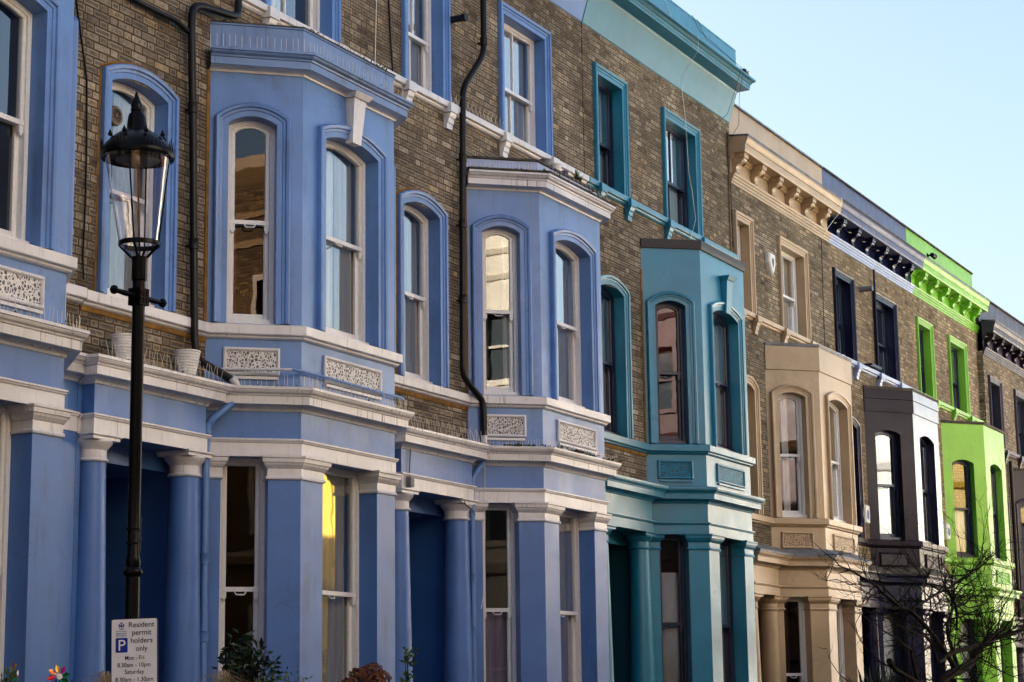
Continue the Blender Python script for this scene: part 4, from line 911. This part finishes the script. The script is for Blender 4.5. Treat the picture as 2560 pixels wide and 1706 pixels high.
# ------------------------------------------------------------------ bare tree in front of the plum and green houses
def tree():
    t = thing('bare_tree', 'leafless tree with dark tangled branches in front of the plum and lime green houses', 'tree', (0, 0, 0)); rg = random.Random(21)
    limbs = [
        ([(17.0, -2.6, -.1), (16.6, -2.7, .8), (15.6, -2.9, 1.45), (14.2, -3.0, 1.92)], [.22, .17, .13, .10]),
        ([(13.2, -3.1, 1.75), (13.9, -3.0, 1.96), (14.7, -3.0, 2.1), (15.54, -3.0, 2.26), (16.3, -2.9, 2.44), (17.44, -2.8, 2.62), (18.97, -2.6, 2.84)], [.10, .10, .095, .085, .075, .06, .04]),
        ([(13.3, -3.1, 2.2), (14.09, -3.0, 2.33), (15.72, -3.1, 2.50), (17.46, -3.2, 2.73), (19.02, -3.3, 3.06)], [.03, .045, .055, .05, .03]),
        ([(14.6, -3.0, 2.10), (14.09, -3.0, 2.33), (13.23, -3.05, 2.59), (12.45, -3.1, 2.77), (12.0, -3.1, 2.89), (11.36, -3.1, 2.95), (10.79, -3.15, 3.03), (10.16, -3.2, 3.14), (9.46, -3.2, 3.23), (8.59, -3.25, 3.29), (7.96, -3.3, 3.39), (7.48, -3.3, 3.51)], [.06, .05, .045, .042, .038, .034, .028, .022, .017, .012, .008, .004]),
        ([(10.82, -3.1, 2.87), (12.22, -3.1, 2.93), (14.28, -3.0, 3.29), (16.38, -2.9, 3.72), (17.93, -2.8, 4.22)], [.016, .026, .026, .018, .006]),
        ([(14.28, -3.0, 3.29), (14.62, -3.0, 3.16), (14.78, -3.0, 2.95), (14.72, -3.0, 2.7)], [.022, .026, .026, .022]),
        ([(13.23, -3.05, 2.59), (12.12, -3.1, 2.67), (11.76, -3.1, 2.64)], [.025, .018, .008]),
        ([(11.24, -3.0, 2.19), (11.5, -3.0, 2.08), (11.81, -3.0, 2.03), (12.57, -3.0, 1.92), (13.6, -3.0, 1.75)], [.06, .045, .04, .045, .05]),
        ([(10.16, -3.2, 3.14), (8.64, -3.3, 3.09), (7.58, -3.3, 3.09)], [.012, .009, .003]),
        ([(16.38, -2.9, 3.72), (18.01, -2.9, 4.13)], [.012, .004]),
        ([(14.7, -3.0, 2.1), (15.3, -2.7, 2.8), (16.4, -2.5, 3.1), (17.8, -2.4, 3.3), (19.2, -2.3, 3.5)], [.05, .035, .03, .022, .015]),
        ([(12.57, -3.0, 1.92), (11.6, -3.2, 2.35), (10.4, -3.3, 2.5), (9.2, -3.3, 2.72)], [.03, .022, .014, .006]),
        ([(13.2, -3.1, 2.2), (12.6, -3.2, 2.45), (11.4, -3.2, 2.62), (10.1, -3.3, 2.72), (9.4, -3.3, 2.8)], [.03, .02, .014, .008, .003])]
    tr = MB(); tr.tube(limbs[0][0], limbs[0][1], 12); obj('trunk', tr, BARK, t, 60)
    mb = MB(); tw = MB()
    def twig(p, d, l, r, depth):
        pts = [p]; q = p.copy(); dd = d.copy(); n = 4
        for k in range(n):
            dd = (dd + Vector((rg.gauss(0, .22), rg.gauss(0, .22), rg.gauss(.05, .22)))).normalized(); q = q + dd * l / n; pts.append(q.copy())
        tw.tube(pts, [r * (1 - .8 * k / n) for k in range(n + 1)], 4 if r > .006 else 3, False)
        if depth:
            for k in range(rg.randint(2, 4)):
                b = pts[rg.randint(1, n)]; nd = (dd + Vector((rg.gauss(0, .7), rg.gauss(0, .5), rg.gauss(.15, .6)))).normalized(); twig(b, nd, l * rg.uniform(.35, .65), r * .55, depth - 1)
    for k, (pts, rs) in enumerate(limbs[1:]):
        P = [Vector(p) for p in pts]; fine = []; fr = []
        for a, b, ra, rb in zip(P, P[1:], rs, rs[1:]):
            L_ = (b - a).length; m_ = max(1, int(L_ / .3))
            for q in range(m_):
                f = q / m_; j = Vector((rg.gauss(0, .012), rg.gauss(0, .012), rg.gauss(0, .018))) if q else Vector((0, 0, 0)); fine.append(a.lerp(b, f) + j); fr.append(ra + (rb - ra) * f)
        fine.append(P[-1]); fr.append(rs[-1]); mb.tube(fine, [q * .72 for q in fr], 8)
        tot = sum((b - a).length for a, b in zip(P, P[1:]))
        for q in range(int(tot * (7. if P[-1].x > 12.5 else 4.2))):
            i = rg.randint(1, len(fine) - 2) if len(fine) > 2 else 0; d0 = (fine[i + 1] - fine[i]).normalized()
            d = (d0 * .5 + Vector((rg.gauss(0, .7), rg.gauss(0, .6), rg.gauss(.12, .6)))).normalized(); big = P[-1].x > 12.5
            twig(fine[i], d, rg.uniform(.35, 1.25) if big else rg.uniform(.15, .6), min(.013, max(.005, fr[i] * .45)), 2 if big else 1)
    obj('limbs', mb, BARK, t, 60); obj('twigs', tw, BARK, t)
tree()

# ------------------------------------------------------------------ ground and the houses across the street (seen in the window reflections)
def sheet(name, x0, x1, y0, y1, z, mat):
    mb = MB(); mb.face([(x0, y0, z), (x1, y0, z), (x1, y1, z), (x0, y1, z)]); return obj(name, mb, mat, None, kind='structure')
ASPH = plain('asphalt', (.05, .05, .052), .9, .3, 0, .25, 40); PAVE = plain('paving', (.26, .25, .23), .85, .3, 0, .2, 6); EARTH = plain('garden earth', (.06, .045, .03), .95, .1, 0, .4, 5)
sheet('ground', -400, 600, -400, 400, -.02, EARTH); sheet('road', -60, 160, -9.6, -4.4, -.008, ASPH)
for nm, y0, y1 in (('pavement', -4.4, -2.7), ('pavement', -11.9, -9.6)):
    mb = MB(); mb.box(-60, 160, y0, y1, -.015, .12); obj(nm, mb, PAVE, None, kind='structure')

def across(x0, x1, mat, trimm, colour, hgt, k):
    t = thing('facing_house', '%s house across the street, seen only in the window reflections' % colour, 'house', ((x0 + x1) / 2, -14.3, 0), 0, 'houses across the street')
    w = (x1 - x0) / 2 - .01; f = MB(); rows = [(1.4, 3.5), (5.0, 7.0), (8.3, 9.7)]; wx = [(-w * .62, -w * .22), (w * .18, w * .68)]
    us = sorted({-w, w, *[a for b in wx for a in b]}); zs = sorted({0, hgt, *[a for b in rows for a in b]})
    for a, b in zip(us, us[1:]):
        for c, d in zip(zs, zs[1:]):
            if any(p < (a + b) / 2 < q for p, q in wx) and any(p < (c + d) / 2 < q for p, q in rows): continue
            f.face([(a, 0, c), (b, 0, c), (b, 0, d), (a, 0, d)])
    for p, q in wx:
        for c, d in rows:
            f.loft([[(p, 0, c), (q, 0, c), (q, 0, d), (p, 0, d)], [(p, -.2, c), (q, -.2, c), (q, -.2, d), (p, -.2, d)]], True)
    f.face([(-w, -8, 0), (w, -8, 0), (w, -8, hgt), (-w, -8, hgt)]); f.face([(-w, 0, hgt), (w, 0, hgt), (w, -8, hgt), (-w, -8, hgt)])
    for u in (-w, w): f.face([(u, 0, 0), (u, -8, 0), (u, -8, hgt), (u, 0, hgt)])
    obj('wall', f, mat, t)
    c = MB(); c.loft([[(u, y, z) for y, z in ((0, hgt - .5), (.06, hgt - .45), (.3, hgt - .2), (.34, hgt), (0, hgt + .02))] for u in (-w, w)], False, True, True)
    obj('cornice', c, trimm, t)
    for z0 in (4.3, 7.5):
        c = MB(); c.loft([[(u, y, z) for y, z in ((0, z0), (.10, z0 + .05), (.16, z0 + .2), (.16, z0 + .27), (0, z0 + .3))] for u in (-w, w)], False, True, True); obj('string_course', c, trimm, t)
    if hgt > 11:
        for z0 in (10.35, 10.9): c = MB(); c.loft([[(u, y, z) for y, z in ((0, z0), (.05, z0 + .02), (.09, z0 + .12), (0, z0 + .16))] for u in (-w, w)], False, True, True); obj('string_course', c, trimm, t)
    for p, q in wx:
        for c0, d0 in rows:
            m = lambda tt, dd, z: (tt, dd, z)
            fr = MB(); cring(fr, m, [(.12, .0), (.12, .05), (0, .05), (0, 0)], (p, q, c0, d0, 0), closed=True); fr.box(p, q, -.18, -.12, (c0 + d0) / 2 - .03, (c0 + d0) / 2 + .03); wn = obj('window', fr, trimm, t)
            gl = MB(); gl.face([(p, -.19, c0), (q, -.19, c0), (q, -.19, d0), (p, -.19, d0)]); obj('pane', gl, GLD, wn)
GLD = plain('dark window glass', (.07, .08, .09), .05, .6)
CR = paint('cream stucco', (.62, .55, .43), .6, .15); WS = paint('white stucco', (.86, .84, .80), .6, .15); YE = paint('yellow stucco', (.40, .27, .03), .6, .1); RD = paint('brick red stucco', (.08, .020, .017), .6, .2); DK = brick('dark brown brick', (.34, .20, .09), .5); OR = paint('orange stucco', (.45, .14, .04), .6, .1)
OT = paint('ochre trim', (.16, .085, .03), .6, .2)
edges = [(-50, -44, DK, DK, 'sooty brick'), (-44, -38, DK, DK, 'black brick'), (-38, -32, DK, DK, 'smoke darkened brick'), (-32, -26, DK, DK, 'umber brick'), (-26, -20, DK, OT, 'dark brick'), (-20, -14.4, DK, OT, 'brown brick'), (-14.4, -9.0, DK, OT, 'ochre trimmed brick'), (-9.0, -1.2, CR, CR, 'wide cream'), (-1.2, 5.4, RD, RD, 'dark red'), (5.4, 11.4, RD, DK, 'maroon'), (11.4, 17.2, CR, CR, 'cream'), (17.2, 22.0, WS, WS, 'bright white'), (22.0, 28.2, YE, YE, 'yellow'), (28.2, 33.8, CR, WS, 'pale cream'), (33.8, 39.8, OR, WS, 'orange'), (39.8, 45.6, WS, WS, 'plain white'), (45.6, 51.6, CR, CR, 'buff'), (51.6, 57.6, WS, CR, 'off-white'), (57.6, 63.6, RD, WS, 'red'), (63.6, 69.6, CR, WS, 'sand coloured'), (69.6, 76, WS, WS, 'chalk white'), (76, 82, CR, CR, 'ivory')]
for k, (x0, x1, m_, tm, cn) in enumerate(edges): across(x0, x1, m_, tm, cn, (9.7 if 11 < x0 < 46 else 12.2) + .25 * math.sin(k * 1.7), k)

def shade_block(label, loc, w_, d_, h_, rot):  # unseen blocks added to cut the light reaching left-facing surfaces
    t = thing('added_shade_block', label, 'house', loc, rot); mb = MB(); mb.box(-w_ / 2, w_ / 2, 0, d_, 0, h_); obj('wall', mb, DK, t)
    mb = MB(); mb.loft([[(-w_ / 2 - .2, -.2, h_ + .003), (-w_ / 2 - .2, d_ + .2, h_ + .003)], [(0, -.2, h_ + 2.4), (0, d_ + .2, h_ + 2.4)], [(w_ / 2 + .2, -.2, h_ + .003), (w_ / 2 + .2, d_ + .2, h_ + .003)]]); obj('roof', mb, SLATE, t)
    for z in (1.4, 5., 8.3):
        for k in range(-1, 2):
            wn = MB(); wn.box(k * w_ / 3.4 - .55, k * w_ / 3.4 + .55, -.05, -.003, z, z + 2.0); fr = obj('window', wn, WSASH, t); gl = MB(); gl.box(k * w_ / 3.4 - .48, k * w_ / 3.4 + .48, -.056, -.052, z + .07, z + 1.93); obj('pane', gl, GLD, fr)
shade_block('added dark brick block cutting light at the left street end, outside the view', (-52, -8, 0), 26, 9, 13, R(-90 + 180))
shade_block('added dark brick block continuing the blue row leftwards to cut light, outside the view', (-13.6, .3, 0), 13, 9, 11.6, 0)

# ------------------------------------------------------------------ light, sky, camera
SUN_AZ, SUN_EL = R(-15), R(21)          # azimuth from +Y (behind the terrace) towards +X
w = bpy.data.worlds.new('World'); scene.world = w; w.use_nodes = True; nt = w.node_tree
sky = nt.nodes.new('ShaderNodeTexSky'); sky.sky_type = 'NISHITA'; sky.sun_disc = False; sky.sun_elevation = SUN_EL; sky.sun_rotation = SUN_AZ
sky.air_density = 1.0; sky.dust_density = 5.; sky.ozone_density = .45
bg = nt.nodes['Background']; bg.inputs[1].default_value = .05; nt.links.new(sky.outputs[0], bg.inputs[0])
ld = bpy.data.lights.new('sun', 'SUN'); ld.energy = 5.; ld.angle = R(.5); ld.color = (1., .955, .875)
lo = bpy.data.objects.new('sun', ld); col.objects.link(lo)
sd = Vector((math.sin(SUN_AZ) * math.cos(SUN_EL), math.cos(SUN_AZ) * math.cos(SUN_EL), math.sin(SUN_EL)))
lo.rotation_euler = sd.to_track_quat('Z', 'Y').to_euler(); lo.location = sd * 60

yaw, pit, rol = R(62.5), R(10.5805), R(-.7926)
fw = Vector((math.sin(yaw) * math.cos(pit), math.cos(yaw) * math.cos(pit), math.sin(pit))); rt = Vector((math.cos(yaw), -math.sin(yaw), 0)); up = rt.cross(fw)
r2 = rt * math.cos(rol) + up * math.sin(rol); u2 = -rt * math.sin(rol) + up * math.cos(rol)
cd = bpy.data.cameras.new('camera'); cd.sensor_width = 36; cd.sensor_fit = 'HORIZONTAL'; cd.lens = 4953.5163 / 2560 * 36; cd.clip_end = 2000; cd.clip_start = .1
co = bpy.data.objects.new('camera', cd); col.objects.link(co)
M = Matrix((r2, u2, -fw)).transposed().to_4x4(); M.translation = Vector((-14.854416, -10.97153, 1.6)); co.matrix_world = M
scene.camera = co
scene.view_settings.view_transform = 'Standard'; scene.view_settings.look = 'None'; scene.view_settings.exposure = 0; scene.view_settings.gamma = .9
scene.cycles.film_exposure = 8.8
scene.cycles.max_bounces = 8; scene.cycles.diffuse_bounces = 4; scene.cycles.glossy_bounces = 4; scene.cycles.transparent_max_bounces = 12
scene.cycles.caustics_reflective = False; scene.cycles.caustics_refractive = False
for o in list(scene.objects):
    if '_bay' in o: del o['_bay']
